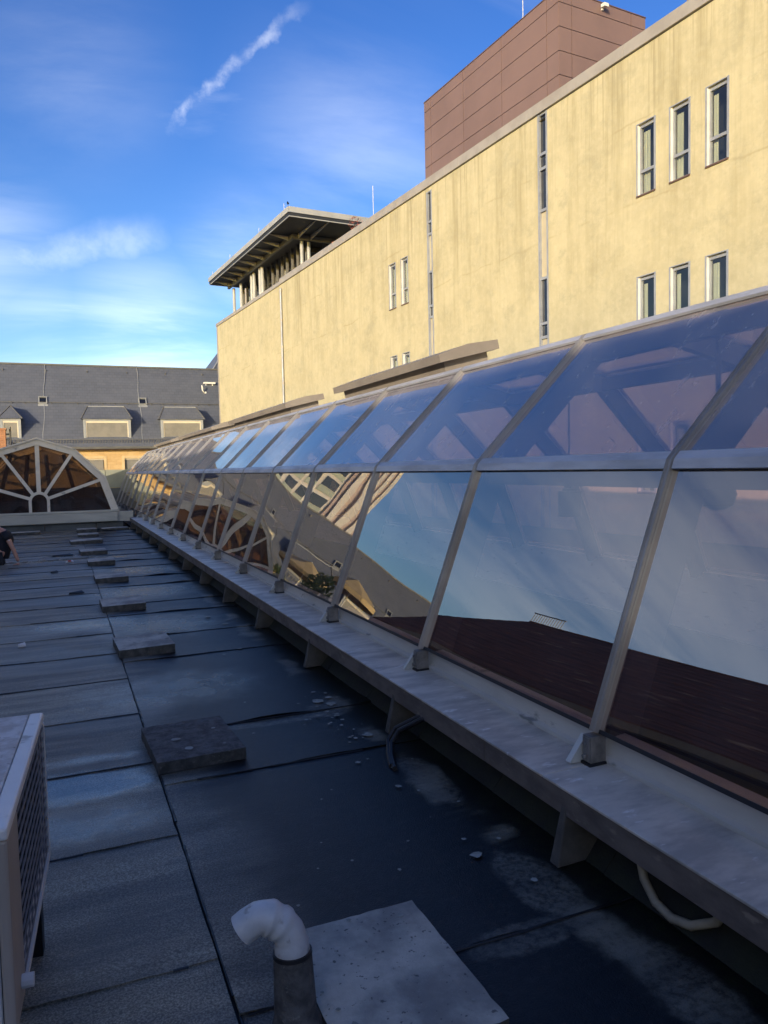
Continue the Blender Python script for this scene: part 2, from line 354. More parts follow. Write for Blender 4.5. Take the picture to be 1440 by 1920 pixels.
ysr = [-3, -1.2, 0.3, 2.2, 4.06, 4.87, 6.9, 7.9, 9.2, 10.0, 11.6, 12.6, 14.0, 15.0, 16.2, 17.2, 18.6, 19.6, 21.0, 22.2, 23.2, 24.3]
for k in range(len(ysr) - 1): sheet(0.422, 2.16, ysr[k], min(ysr[k + 1], 24.30), 34, 10, k + 51, 0.03)
# bitumen squeezed out along the laps
m_tar = pmat('bitumen_bead', (0.006, 0.006, 0.007), (0.012, 0.012, 0.013), 12, 0.32, 0.6)
bb = B()
def bead(p, q, wd, seed):
    p, q = Vector(p), Vector(q); L = (q - p).length; nseg = int(L / 0.05); d = (q - p) / nseg; sd = Vector((-d.y, d.x, 0)).normalized()
    for k in range(nseg):
        if N3(k * 0.11, seed, 4) < -0.18: continue
        c0, c1 = p + d * k, p + d * (k + 1); w0, w1 = (wd * (0.55 + 0.9 * abs(N3(j_ * 0.21, seed, 1))) for j_ in (k, k + 1)); z0 = Vector((0, 0, 0.0045))
        bb.hexa([c0 - sd * w0, c1 - sd * w1, c1 + sd * w1 * .4, c0 + sd * w0 * .4, c0 - sd * w0 * .5 + z0, c1 - sd * w1 * .5 + z0, c1 + sd * w1 * .2 + z0, c0 + sd * w0 * .2 + z0])
for k, y in enumerate(ys[4:]): bead((-1.6, y + 0.004, 0.002), (0.42, y + 0.004, 0.002), 0.011, k + .5)
for k, y in enumerate(ysr[2:-1]): bead((0.45, y + 0.004, 0.003), (1.95, y + 0.004, 0.003), 0.009, k + 30.5)
bead((0.424, 0.5, 0.003), (0.424, 24, 0.003), 0.009, 77.7)
o = bb.build('bitumen_bead', m_tar, roof); o['kind'] = 'stuff'
# upturned felt fillet at the foot of the glass roof
bb = B()
for k in range(34):
    y0 = -4.5 + k * 0.86; j = 0.012 * N3(y0, 3)
    bb.hexa([(1.93 + j, y0, 0.006), (2.139, y0, 0.006), (2.139, y0 + 0.855, 0.006), (1.93 + j, y0 + 0.855, 0.006), (2.09, y0, 0.19 + j), (2.139, y0, 0.21), (2.139, y0 + 0.855, 0.21), (2.09, y0 + 0.855, 0.19 + j)])
bb.build('upstand', m_moss_shade, roof)
# ------------------------------------------------------------------ the long glass roof on the right
def mir(h): return h + [(-x, z) for x, z in reversed(h[:-1])]
PROF = mir([(-2.13, 0.47), (-1.69, 1.65), (-0.81, 2.53), (0.0, 2.715)])
def offs(prof, d):
    out = []
    for i, (x, z) in enumerate(prof):
        ns = []
        for a, b2 in ((i - 1, i), (i, i + 1)):
            if a < 0 or b2 >= len(prof): continue
            dx, dz = prof[b2][0] - prof[a][0], prof[b2][1] - prof[a][1]; l = math.hypot(dx, dz); ns.append(Vector((-dz / l, dx / l)))
        m_ = sum(ns, Vector((0, 0))); m_.normalize(); k = d / max(0.3, m_.dot(ns[0]))
        out.append((x + m_.x * k, z + m_.y * k))
    return out
def rib(bb, prof, cx, y, wd, d0, d1, i0=0, i1=None):
    a, c = offs(prof, d0), offs(prof, d1); i1 = len(prof) if i1 is None else i1
    bb.sweep([[(cx + a[i][0], y - wd / 2, a[i][1]), (cx + a[i][0], y + wd / 2, a[i][1]), (cx + c[i][0], y + wd / 2, c[i][1]), (cx + c[i][0], y - wd / 2, c[i][1])] for i in range(i0, i1)])
def strip(bb, prof, cx, y0, y1, i, s0, s1, d0, d1):
    """bent plate along y at profile corner i, reaching s0 back and s1 forward along the facets"""
    def along(i, j, s):
        a, c = Vector(prof[i]), Vector(prof[j]); return a + (c - a).normalized() * s
    p0 = along(i, i - 1, s0) if i > 0 and s0 else Vector(prof[i]); p1 = along(i, i + 1, s1) if i < len(prof) - 1 and s1 else Vector(prof[i])
    pts = [tuple(p0), prof[i], tuple(p1)]
    if not s0: pts = pts[1:]
    if not s1: pts = pts[:-1]
    A, D = offs(pts, d0), offs(pts, d1); poly = A + D[::-1]
    bb.prism([(cx + x, z) for x, z in poly], y0, y1)
def pane(parent, prof, cx, y0, y1, i, ins0, ins1, m, seed, amp, nu=10, nv=8, name='glass_pane'):
    a, c = Vector(prof[i]), Vector(prof[i + 1]); d = (c - a); L = d.length; d /= L; nn = Vector((-d.y, d.x))
    rg = random.Random(seed); A = amp * rg.uniform(0.5, 1.25) * (-1 if rg.random() < 0.82 else 1); tw = amp * 0.5 * rg.uniform(-1, 1); ph = rg.uniform(0, 50)
    def P(u, v, off):
        s = ins0 + (L - ins0 - ins1) * v; y = y0 + (y1 - y0) * u; U, W_ = 2 * u - 1, 2 * v - 1
        z = 0.0
        if amp: z = A * (1 - U * U) * (1 - W_ * W_) + amp * 0.35 * math.sin(ph * 7) * U + tw * U * W_ * (1 - 0.5 * U * U) + amp * 0.16 * N3(u * 2.2, v * 2.2, ph) * (1 - U ** 4)
        q = a + d * s + nn * (z + off); return (cx + q.x, y, q.y)
    bb = B(); n1_ = (nu + 1) * (nv + 1)
    for off in (0.0, -0.022):
        for v in range(nv + 1):
            for u in range(nu + 1): bb.v.append(P(u / nu, v / nv, off))
    for v in range(nv):
        for u in range(nu):
            k = v * (nu + 1) + u; bb.f.append((k, k + 1, k + nu + 2, k + nu + 1)); k += n1_; bb.f.append((k + nu + 1, k + nu + 2, k + 1, k))
    edge = [u for u in range(nu + 1)] + [v * (nu + 1) + nu for v in range(1, nu and nv + 1)] + [nv * (nu + 1) + u for u in range(nu - 1, -1, -1)] + [v * (nu + 1) for v in range(nv - 1, 0, -1)]
    for k in range(len(edge)):
        p, q = edge[k], edge[(k + 1) % len(edge)]; bb.f.append((q, p, p + n1_, q + n1_))
    return bb.build(name, m, parent, smooth=True, fix=True, angle=30)

m_bracket = pmat('bracket_metal', (0.30, 0.285, 0.26), (0.16, 0.15, 0.135), 9, 0.4, 0.6, 0.5)
SX, PITCH, Y0B = 4.24, 1.74, 2.65
bars = [Y0B + PITCH * k for k in range(-3, 19)]
sky_l = thing('skylight', 'long glass roof of tilted blue mirror panes in grey metal bars beside the ledge', 'skylight', (SX, 15, -0.02))
for k, y in enumerate(bars):
    bb = B(); rib(bb, PROF, SX, y, 0.046, -0.03, 0.010); rib(bb, PROF, SX, y, 0.040, 0.010, 0.022)
    for q in (-0.015, 0.005, 0.015): rib(bb, PROF, SX, y + q, 0.004, 0.022, 0.026)
    br = bb.build('glazing_bar', m_alu, sky_l)
    fb = B()
    x0 = SX - 2.13
    fb.box(x0 - 0.050, x0 + 0.03, y - 0.030, y + 0.024, 0.346, 0.462)
    fb.box(x0 - 0.056, x0 - 0.050, y - 0.024, y + 0.018, 0.350, 0.455)
    fb.tube([(x0 - 0.062, y - 0.004, 0.375), (x0 - 0.072, y - 0.004, 0.375)], 0.011, 8)
    fb.tube([(x0 - 0.062, y - 0.004, 0.43), (x0 - 0.069, y - 0.004, 0.43)], 0.008, 8)
    fb.build('foot_bracket', m_bracket, br)
    B().box(x0 - 0.060, x0 + 0.03, y - 0.036, y + 0.028, 0.331, 0.345).build('rubber_pad', m_gasket, br)
    fin = B(); fin.prism([(x0 - 0.11, 0.336), (x0 - 0.03, 0.336), (x0 - 0.03, 0.44)], y + 0.030, y + 0.042)
    fin.bar((x0 - 0.115, y + 0.044, 0.340), (x0 - 0.028, y + 0.044, 0.452), 0.032, 0.006, (0, 0, 1))
    fin.build('stiffener', m_curb, br)
for k in range(len(bars) - 1):
    y0, y1 = bars[k] + 0.019, bars[k + 1] - 0.019
    for i in range(6):
        near = i < 2
        pane(sky_l, PROF, SX, y0, y1, i, 0.018 if i == 0 else 0.045, 0.018 if i == 5 else 0.042, m_glass if i in (0, 5) else m_glass_top, 100 * i + k, 0.0042 if i == 0 else (0.003 if i == 1 else 0.0), 12 if near else 1, 10 if near else 1)
    for i in (1, 5):
        bb = B(); strip(bb, PROF, SX, bars[k] + 0.024, bars[k + 1] - 0.024, i, 0.042, 0.045, 0.004, 0.020); bb.build('transom', m_alu_light, sky_l)
    for i in (2, 4):
        bb = B(); strip(bb, PROF, SX, bars[k] + 0.024, bars[k + 1] - 0.024, i, 0.045, 0.05, 0.006, 0.024); bb.build('top_rail', m_alu_light, sky_l)
    for i in (0, 6):
        bb = B(); strip(bb, PROF, SX, bars[k] + 0.024, bars[k + 1] - 0.024, i, 0.0 if i == 0 else 0.018, 0.018 if i == 0 else 0.0, -0.004, 0.005); bb.build('gasket', m_gasket, sky_l)
    bb = B(); strip(bb, PROF, SX, bars[k] + 0.024, bars[k + 1] - 0.024, 3, 0.06, 0.06, 0.0, 0.016); bb.build('ridge_cap', m_tan_sheet, sky_l)
for y in bars[::1]:
    bb = B(); rib(bb, PROF, SX, y, 0.075, -0.20, -0.04); bb.build('inner_rib', m_steel_in, sky_l)
for i in (1, 2, 4, 5):
    bb = B(); x, z = offs(PROF, -0.12)[i]; bb.box(SX + x - 0.04, SX + x + 0.04, bars[0], bars[-1], z - 0.06, z + 0.06); bb.build('inner_purlin', m_steel_in, sky_l)
# curb sheet under the glass, both sides, and closed ends
bb = B(); bb.prism([(2.142, -0.2), (2.142, 0.35), (2.165, 0.36), (2.19, 0.452), (2.24, 0.456), (2.24, -0.2)], bars[0], bars[-1]); bb.build('curb', m_curb, sky_l)
bb = B(); bb.box(SX + 2.04, SX + 2.10, bars[0], bars[-1], -0.2, 0.458); bb.build('curb', m_curb, sky_l)
for y in (bars[0], bars[-1]):
    bb = B(); pr = offs(PROF, -0.035); bb.prism([(SX + x, z) for x, z in pr], y - 0.02, y + 0.02); bb.build('end_wall', m_tan_sheet, sky_l)
# vent hoods riding on the upper facet
def hood(y0, y1, name='vent_hood'):
    a, c = Vector(PROF[2]), Vector(PROF[3]); d = (c - a).normalized(); nn = Vector((-d.y, d.x))
    def q(s, h): p = a + d * s + nn * h; return (SX + p.x, p.y)
    bb = B(); bb.prism([q(0.10, 0.02), q(0.60, 0.02), q(0.60, 0.14), q(0.10, 0.13)], y0 + 0.12, y1 - 0.12)
    v = bb.build('vent_hood', m_tan_sheet, sky_l)
    bb = B(); m1 = (y0 * 0.45 + y1 * 0.55)
    bb.prism([q(0.0, 0.12), q(0.68, 0.13), q(0.68, 0.22), q(0.34, 0.24), q(0.0, 0.20)], y0, m1 - 0.006)
    bb.prism([q(0.0, 0.12), q(0.68, 0.13), q(0.68, 0.22), q(0.34, 0.24), q(0.0, 0.20)], m1 + 0.006, y1)
    bb.build('hood_lid', m_tan_sheet, v)
for y0, y1 in ((6.55, 9.65), (12.0, 16.6), (18.6, 24.2), (26.0, 31.0)): hood(y0, y1)
# atrium below
sh = B(); sh.box(2.26, 2.36, bars[0], bars[-1], -6, -0.2); sh.box(SX + 1.98, SX + 2.08, bars[0], bars[-1], -6, -0.2); sh.box(2.36, SX + 1.98, bars[0] - 0.1, bars[0], -6, 0.4); sh.box(2.36, SX + 1.98, bars[-1], bars[-1] + 0.1, -6, 0.4)
sh.build('shaft_wall', m_shaft, sky_l)
tag(B().box(2.26, SX + 2.08, bars[0] - 0.1, bars[-1] + 0.1, -6.2, -6.0).build('atrium_floor', m_shaft), kind='structure')

# lamps hanging inside the glass roof
lp = thing('pendant_lamp', 'dark cylinder lamp on a cable seen through the lower glass pane', 'lamp', (4.24, 5.67, 1.17))
B().tube([(4.24, 5.67, 1.17), (4.24, 5.67, 1.40)], 0.105, 20).build('lamp_shade', m_lampblack, lp, smooth=True)
B().tube([(4.24, 5.67, 1.40), (4.25, 5.66, 1.46), (4.235, 5.67, 1.54), (4.24, 5.67, 2.68)], 0.008, 6).build('cable', m_lampblack, lp)
B().box(4.20, 4.28, 5.62, 5.72, 1.395, 1.425).build('cap', m_lampblack, lp)
lp = thing('pendant_lamp', 'dark round lamp hanging inside the glass roof behind the nearest pane', 'lamp', (4.24, 3.98, 1.30))
B().tube([(4.24, 3.98, 1.30), (4.24, 3.98, 1.33), (4.24, 3.98, 1.41), (4.24, 3.98, 1.49), (4.24, 3.98, 1.52)], 0.1, 22, radii=[0.04, 0.10, 0.125, 0.10, 0.04]).build('lamp_shade', m_lampblack, lp, smooth=True)
B().tube([(4.24, 3.98, 1.52), (4.24, 3.98, 2.68)], 0.018, 8).build('stem', m_lampblack, lp)

# ------------------------------------------------------------------ metal covered ledge along the glass roof
m_support = pmat('felt_covered_support', (0.055, 0.052, 0.047), (0.10, 0.094, 0.082), 6, 0.85, bump=0.4, bscale=50)
led = thing('ledge', 'low sheet metal ledge with stained fascia along the foot of the glass roof', 'ledge', (1.98, 10, 0))
ly = [-2.57 + 1.74 * k for k in range(0, 16)]
for k in range(len(ly) - 1):
    y0, y1 = ly[k] + 0.002, min(ly[k + 1], 24.1) - 0.002; dz = 0.003 * N3(k * 3.3, 1)
    B().hexa([(1.828, y0, 0.318 + dz), (2.141, y0, 0.322), (2.141, y1, 0.322), (1.828, y1, 0.318 - dz), (1.828, y0, 0.330 + dz), (2.141, y0, 0.334), (2.141, y1, 0.334), (1.828, y1, 0.330 - dz)]).build('ledge_sheet', m_zinc, led, bevel=0.003)
    y0 += 0.5; y1 += 0.5
    B().hexa([(1.842, y0, 0.205 - dz), (1.866, y0, 0.205), (1.866, y1, 0.205), (1.842, y1, 0.205 + dz), (1.838, y0, 0.314), (1.862, y0, 0.314), (1.862, y1, 0.314), (1.838, y1, 0.314)]).build('fascia', m_fascia, led, bevel=0.003)
B().box(1.868, 2.139, -2.4, 24.1, 0.285, 0.312).build('soffit', m_fascia, led)
for k in range(-2, 13):
    y = 2.52 + 1.74 * k
    bb = B(); bb.hexa([(1.790, y - 0.030, 0.004), (2.09, y - 0.02, 0.004), (2.09, y + 0.02, 0.004), (1.790, y + 0.030, 0.004), (1.85, y - 0.014, 0.282), (2.10, y - 0.014, 0.282), (2.10, y + 0.014, 0.282), (1.85, y + 0.014, 0.282)])
    bb.build('support', m_support, led, bevel=0.006)

# ------------------------------------------------------------------ arched fan skylight closing the far end of the deck
FX, FY = -0.63, 24.4
FPROF = mir([(-2.13, 0.56), (-1.81, 1.54), (-1.0, 2.37), (0.0, 2.69)])
fan = thing('fan_skylight', 'arched gable skylight with cream fan bars and dark panes at the end of the deck', 'skylight', (FX, 26, 0))
IN = offs(FPROF, -0.15)
bb = B()
for i in range(6):
    p = [FPROF[i], FPROF[i + 1], IN[i + 1], IN[i]]
    bb.hexa([(FX + p[0][0], FY - 0.05, p[0][1]), (FX + p[1][0], FY - 0.05, p[1][1]), (FX + p[2][0], FY - 0.05, p[2][1]), (FX + p[3][0], FY - 0.05, p[3][1]),
             (FX + p[0][0], FY + 0.07, p[0][1]), (FX + p[1][0], FY + 0.07, p[1][1]), (FX + p[2][0], FY + 0.07, p[2][1]), (FX + p[3][0], FY + 0.07, p[3][1])])
bb.build('outer_frame', m_frame_cream, fan)
bb = B(); OUT = offs(FPROF, 0.05)
for i in range(6):
    p = [OUT[i], OUT[i + 1], FPROF[i + 1], FPROF[i]]
    bb.hexa([(FX + q[0], FY - 0.09, q[1] + 0.004) for q in p] + [(FX + q[0], FY + 0.3, q[1] + 0.004) for q in p])
bb.build('verge_trim', m_frame_cream, fan)
hub_c = (0.0, 0.88); hr = 0.285
bb = B()
arc = [(hub_c[0] + hr * math.cos(math.pi * j / 14), hub_c[1] + hr * math.sin(math.pi * j / 14)) for j in range(15)]
arc = [(hr, 0.56)] + arc + [(-hr, 0.56)]
arci = [(x * 0.72, 0.56 if z < 0.6 else hub_c[1] + (z - hub_c[1]) * 0.72) for x, z in arc]
bb.sweep([[(FX + a[0], FY - 0.03, a[1]), (FX + c[0], FY - 0.03, c[1]), (FX + c[0], FY + 0.05, c[1]), (FX + a[0], FY + 0.05, a[1])] for a, c in zip(arc, arci)])
bb.build('hub_arch', m_frame_cream, fan)
for i, a0 in ((1, 162), (2, 128), (3, 90), (4, 52), (5, 18)):
    p0 = (hub_c[0] + 0.27 * math.cos(R(a0)), hub_c[1] + 0.27 * math.sin(R(a0))); p1 = IN[i]
    B().bar((FX + p0[0], FY + 0.005, p0[1]), (FX + p1[0] * 1.01, FY + 0.005, p1[1] + 0.01), 0.06, 0.115 if i == 3 else 0.09, (-(p1[1] - p0[1]), 0, p1[0] - p0[0])).build('fan_bar', m_frame_cream, fan)
bb = B(); bb.prism([(FX + x, z) for x, z in offs(FPROF, -0.02)], FY + 0.010, FY + 0.026)
bb.build('glass_pane', m_fan_glass, fan)
B().box(FX - 2.22, FX + 2.20, FY - 0.12, FY + 0.15, 0.50, 0.56).build('sill', m_cream_sheet, fan, bevel=0.01)
B().box(FX - 4.2, FX + 2.14, FY - 0.20, FY - 0.10, 0.22, 0.488).build('base_fascia', m_cream_sheet, fan, bevel=0.01)
B().box(FX - 4.2, FX + 2.6, FY - 0.095, FY + 0.13, 0.20, 0.497).build('base_beam', m_cream_sheet, fan)
x = FX - 4.15
while x < FX + 2.1:
    B().box(x + 0.008, min(x + 1.42, FX + 2.3) - 0.008, FY - 0.07, FY + 0.02, 0.0, 0.196).build('plinth_panel', m_plinth, fan, bevel=0.006); x += 1.42
fb = [FY + 0.12 + 1.55 * k for k in range(6)]
for y in fb:
    bb = B(); rib(bb, FPROF, FX, y, 0.09, -0.05, 0.05); bb.build('glazing_bar', m_frame_cream, fan)
for k in range(5):
    for i in range(6): pane(fan, FPROF, FX, fb[k] + 0.045, fb[k + 1] - 0.045, i, 0.03, 0.03, m_fan_glass, 0, 0, 1, 1)
    for i in (1, 2, 4, 5): bb = B(); strip(bb, FPROF, FX, fb[k] + 0.046, fb[k + 1] - 0.046, i, 0.05, 0.05, -0.01, 0.03); bb.build('transom', m_frame_cream, fan)
    bb = B(); strip(bb, FPROF, FX, fb[k] + 0.046, fb[k + 1] - 0.046, 3, 0.06, 0.06, -0.01, 0.03); bb.build('ridge_cap', m_frame_cream, fan)
bb = B(); bb.prism([(FX + x, z) for x, z in offs(FPROF, -0.06)], fb[-1] + 0.05, fb[-1] + 0.1); bb.build('end_wall', m_tan_sheet, fan)
m_brownin = pmat('brown_inner_wall', (0.22, 0.12, 0.065), (0.06, 0.042, 0.032), 1.2, 0.8, stretch=(1, 1, .6))
bb = B(); bb.box(FX - 2.1, FX + 2.1, fb[0] + 3.2, fb[0] + 3.3, -0.3, 1.2); bb.box(FX - 2.2, FX - 2.1, FY + 0.16, fb[-1], -0.4, 0.55); bb.box(FX + 2.1, FX + 2.2, FY + 0.16, fb[-1], -0.4, 0.55)
bb.build('inner_parapet', m_brownin, fan)
B().box(FX - 2.1, FX + 2.1, FY + 0.16, fb[-1], -0.5, -0.4).build('inner_floor', m_dark, fan)
for xx in (-1.5, -0.6, 0.35, 1.3): B().bar((FX + xx, fb[0] + 2.2, -0.2), (FX + xx * 0.55, fb[0] + 2.2, 2.3), 0.1, 0.12).build('inner_post', m_brownin, fan)

# green grey metal parapet beyond, between the two glass roofs
m_green = pmat('verdigris_sheet', (0.34, 0.345, 0.255), (0.27, 0.275, 0.205), 1.0, 0.6)
par = thing('metal_parapet', 'pale green sheet metal parapet behind the gap between both glass roofs', 'parapet', (-1, 36, 0))
for k in range(6): B().box(-5.6 + 1.85 * k + 0.012, -5.6 + 1.85 * (k + 1) - 0.012, 36, 36.12, 1.02, 1.82).build('panel', m_green, par)
B().box(-5.6, 5.5, 36.03, 36.3, -0.5, 1.0).build('plinth', m_plinth, par)
B().box(-5.6, 5.5, 36.13, 43.9, 1.60, 1.80).build('top', m_green, par)
tag(B().box(-30, 2.2, 24.44, 43.9, -8.9, -0.6).build('lower_roof', m_felt_old), kind='structure')

# ------------------------------------------------------------------ yellow rendered building on the right (frame: x = away, y = along)
m_render, n, b = mat_new('yellow_render')
a1 = mnoise(n, 0.9, 7, 0.65); a2 = mnoise(n, 1.3, 6, 0.7, (1, 1.6, 0.12)); a3 = mnoise(n, 6, 5, 0.7); a4 = mnoise(n, 4.0, 6, 0.72, (1, 2.4, 0.10), 'Object', (5, 3, 1))
t = n.nodes.new('ShaderNodeTexCoord'); sx = n.nodes.new('ShaderNodeSeparateXYZ'); n.links.new(t.outputs['Object'], sx.inputs[0])
col = mmix(n, mramp(n, a1, 0.32, 0.70, 0, 1), (0.525, 0.465, 0.305), (0.435, 0.385, 0.25))
col = mmix(n, mramp(n, a3, 0.40, 0.75, 0, 0.55), col, (0.58, 0.52, 0.35))
# rain grime: strongest in the upper part of the middle stretch
hz = mmath(n, 'MULTIPLY', mramp(n, sx.outputs[2], 9.2, 15.8, 0.12, 1.0), mramp(n, sx.outputs[1], 13.5, 11.0, 0.10, 1.0))
gr = mmath(n, 'MULTIPLY', mramp(n, a2, 0.44, 0.72, 0, 1), hz)
col = mmix(n, mmath(n, 'MULTIPLY', gr, 0.75), col, (0.30, 0.255, 0.145))
gr2 = mmath(n, 'MULTIPLY', mramp(n, a4, 0.55, 0.78, 0, 0.55), hz)
col = mmix(n, gr2, col, (0.20, 0.18, 0.11))
drip = mmath(n, 'MULTIPLY', mramp(n, mnoise(n, 3.0, 5, 0.7, (1, 3.0, 0.05), 'Object', (2, 8, 3)), 0.50, 0.72, 0, 0.8), mramp(n, sx.outputs[2], 12.6, 16.0, 0, 1))
col = mmix(n, drip, col, (0.27, 0.235, 0.145))
for zz in (6.9, 9.9, 12.95, 14.55):     # day joints in the render
    dz = mmath(n, 'ABSOLUTE', mmath(n, 'SUBTRACT', mmath(n, 'ADD', sx.outputs[2], mmath(n, 'MULTIPLY', mmath(n, 'SUBTRACT', a1, 0.5), 0.35)), zz))
    jn = n.nodes.new('ShaderNodeMapRange'); n.links.new(dz, jn.inputs[0]); jn.inputs[1].default_value = 0.0; jn.inputs[2].default_value = 0.035; jn.inputs[3].default_value = 0.5; jn.inputs[4].default_value = 0.0
    col = mmix(n, mmath(n, 'MULTIPLY', jn.outputs[0], mramp(n, mnoise(n, 0.7, 4, 0.6, (1, 1, 1), 'Object', (zz, 1, 2)), 0.45, 0.6, 0, 1)), col, (0.33, 0.27, 0.15))
blot = mramp(n, mnoise(n, 1.1, 7, 0.78, (1, 1, 1.3), 'Object', (11, 2, 4)), 0.50, 0.68, 0, 0.55)
col = mmix(n, blot, col, (0.35, 0.32, 0.22))
n.links.new(col, b.inputs['Base Color']); b.inputs['Roughness'].default_value = 0.9; b.inputs['Specular IOR Level'].default_value = 0.15
mbump(n, b, mmath(n, 'ADD', mnoise(n, 60, 4, 0.7), mmath(n, 'MULTIPLY', a3, 1.2)), 0.22, 0.012)
m_coping = pmat('coping_sheet', (0.40, 0.365, 0.325), (0.33, 0.30, 0.27), 1.5, 0.45, 0.55, 0.15)
m_winframe = pmat('window_frame_grey', (0.34, 0.36, 0.40), (0.28, 0.29, 0.33), 3, 0.4, 0.5, 0.2)
m_sill = pmat('brown_sill', (0.14, 0.085, 0.07), (0.10, 0.06, 0.05), 4, 0.5)
m_curtain = pmat('pale_curtain', (0.62, 0.58, 0.42), (0.50, 0.46, 0.33), 6, 0.9, stretch=(1, 8, .2))
m_beige = pmat('beige_spandrel', (0.48, 0.42, 0.30), (0.42, 0.37, 0.27), 2, 0.6)
m_white = pmat('white_paint', (0.74, 0.72, 0.68), (0.62, 0.60, 0.56), 3, 0.5)
D = 12.0
yb = thing('yellow_building', 'long yellow rendered building with narrow windows rising behind the glass roof', 'building', (D, 20, -6), True)
wins = []
for z0, z1 in ((7.06, 8.46), (4.02, 5.42), (1.02, 2.42), (-1.9, -0.5)):
    for w0 in (11.13, 10.29, 9.45): wins.append((w0, w0 + 0.445, z0, z1, 0.34))
for z0, z1 in ((6.85, 8.27), (3.90, 5.29), (0.95, 2.35)):
    for w0 in (21.95, 21.13): wins.append((w0, w0 + 0.42, z0, z1, 0.34))
strips = [(14.38, 14.71, -5.0, 9.94), (19.62, 19.90, -5.0, 9.84)]
ops = [q[:4] for q in wins] + strips
def wall_open(bb, D, w0, w1, z0, z1, ops, depth):
    ws = sorted({w0, w1, *[q[0] for q in ops], *[q[1] for q in ops]}); zs = sorted({z0, z1, *[q[2] for q in ops], *[q[3] for q in ops]})
    for a, b2 in zip(ws, ws[1:]):
        for c, d in zip(zs, zs[1:]):
            m_, k = (a + b2) / 2, (c + d) / 2
            if any(q[0] < m_ < q[1] and q[2] < k < q[3] for q in ops): continue
            bb.face((D, b2, c), (D, a, c), (D, a, d), (D, b2, d))
    for a, b2, c, d in ops:
        E_ = D + depth
        bb.face((D, a, c), (E_, a, c), (E_, a, d), (D, a, d)); bb.face((D, b2, d), (E_, b2, d), (E_, b2, c), (D, b2, c))
        bb.face((D, a, d), (E_, a, d), (E_, b2, d), (D, b2, d)); bb.face((D, b2, c), (E_, b2, c), (E_, a, c), (D, a, c))
bb = B(); wall_open(bb, D, -16, 43.5, -6, 9.93, ops, 0.13)
bb.face((D, 43.5, -6), (D, 43.5, 9.93), (D + 16, 43.5, 9.93), (D + 16, 43.5, -6)); bb.face((D, -16, -6), (D + 16, -16, -6), (D + 16, -16, 9.93), (D, -16, 9.93))
bb.face((D + 16, -16, -6), (D + 16, 43.5, -6), (D + 16, 43.5, 9.93), (D + 16, -16, 9.93))
bb.face((D, -16, 9.8), (D, 43.5, 9.8), (D + 16, 43.5, 9.8), (D + 16, -16, 9.8))
bb.build('wall', m_render, yb, fix=False)
B().box(D + 0.5, D + 0.55, -15.8, 43.3, -5.9, 9.7).build('dark_interior', m_dark, yb)
def narrow_window(w0, w1, z0, z1, fr):
    f = 0.034; h = z1 - z0; zt = z0 + h * fr; d0, d1 = D + 0.050, D + 0.115
    bb = B(); bb.box(d0, d1, w0 + .002, w0 + f, z0 + .002, z1 - .002); bb.box(d0, d1, w1 - f, w1 - .002, z0 + .002, z1 - .002)
    bb.box(d0, d1, w0 + f + .001, w1 - f - .001, z1 - 0.062, z1 - .003); bb.box(d0, d1, w0 + f + .001, w1 - f - .001, z0 + .003, z0 + f)
    bb.box(d0, d1, w0 + f + .001, w1 - f - .001, zt - 0.028, zt + 0.028)
    wf = bb.build('window', m_winframe, yb)
    bb = B(); bb.box(D + 0.080, D + 0.088, w0 + f, w1 - f, zt + 0.029, z1 - 0.063); bb.box(D + 0.080, D + 0.088, w0 + f, w1 - f, z0 + f, zt - 0.029); bb.build('pane', m_win_glass, wf)
    bb = B(); k = 9; span = (w1 - w0) * (0.30 + 0.10 * math.sin(w0 * 9 + z0 * 3)); ww = w1 - 0.035
    pts = [(D + 0.145 + 0.008 * math.sin(j * 1.9), ww - span * j / k) for j in range(k + 1)]
    for (xa, ya), (xb, ybb) in zip(pts, pts[1:]): bb.hexa([(xa, ya, z0), (xb, ybb, z0), (xb + .004, ybb, z0), (xa + .004, ya, z0), (xa, ya, z1 - .12), (xb, ybb, z1 - .12), (xb + .004, ybb, z1 - .12), (xa + .004, ya, z1 - .12)])
    bb.build('curtain', m_curtain, wf)
    B().box(D + 0.002, D + 0.049, w1 - 0.014, w1 - 0.002, z0 + .014, z1 - .003).build('reveal', m_white, wf); B().box(D - 0.008, D + 0.049, w0 + 0.002, w0 + 0.016, z0 + .014, z1 - .003).build('reveal', m_winframe, wf); B().box(D - 0.012, D - 0.001, w0 - 0.030, w0 - 0.001, z0, z1 + 0.02).build('trim', m_winframe, wf); B().box(D - 0.012, D - 0.001, w1 + 0.001, w1 + 0.030, z0, z1 + 0.02).build('trim', m_winframe, wf); B().box(D - 0.012, D - 0.001, w0, w1, z1 + 0.001, z1 + 0.02).build('trim', m_winframe, wf)  # sun-facing reveal painted white for the sunlight on it, the other stays grey
    B().hexa([(D - 0.03, w0 - 0.02, z0 - 0.035), (D + 0.034, w0 - 0.02, z0 - 0.03), (D + 0.034, w1 + 0.02, z0 - 0.03), (D - 0.03, w1 + 0.02, z0 - 0.035), (D - 0.03, w0 - 0.02, z0 - 0.005), (D + 0.034, w0 - 0.02, z0 + 0.012), (D + 0.034, w1 + 0.02, z0 + 0.012), (D - 0.03, w1 + 0.02, z0 - 0.005)]).build('sill', m_sill, wf)
for q in wins: narrow_window(*q)
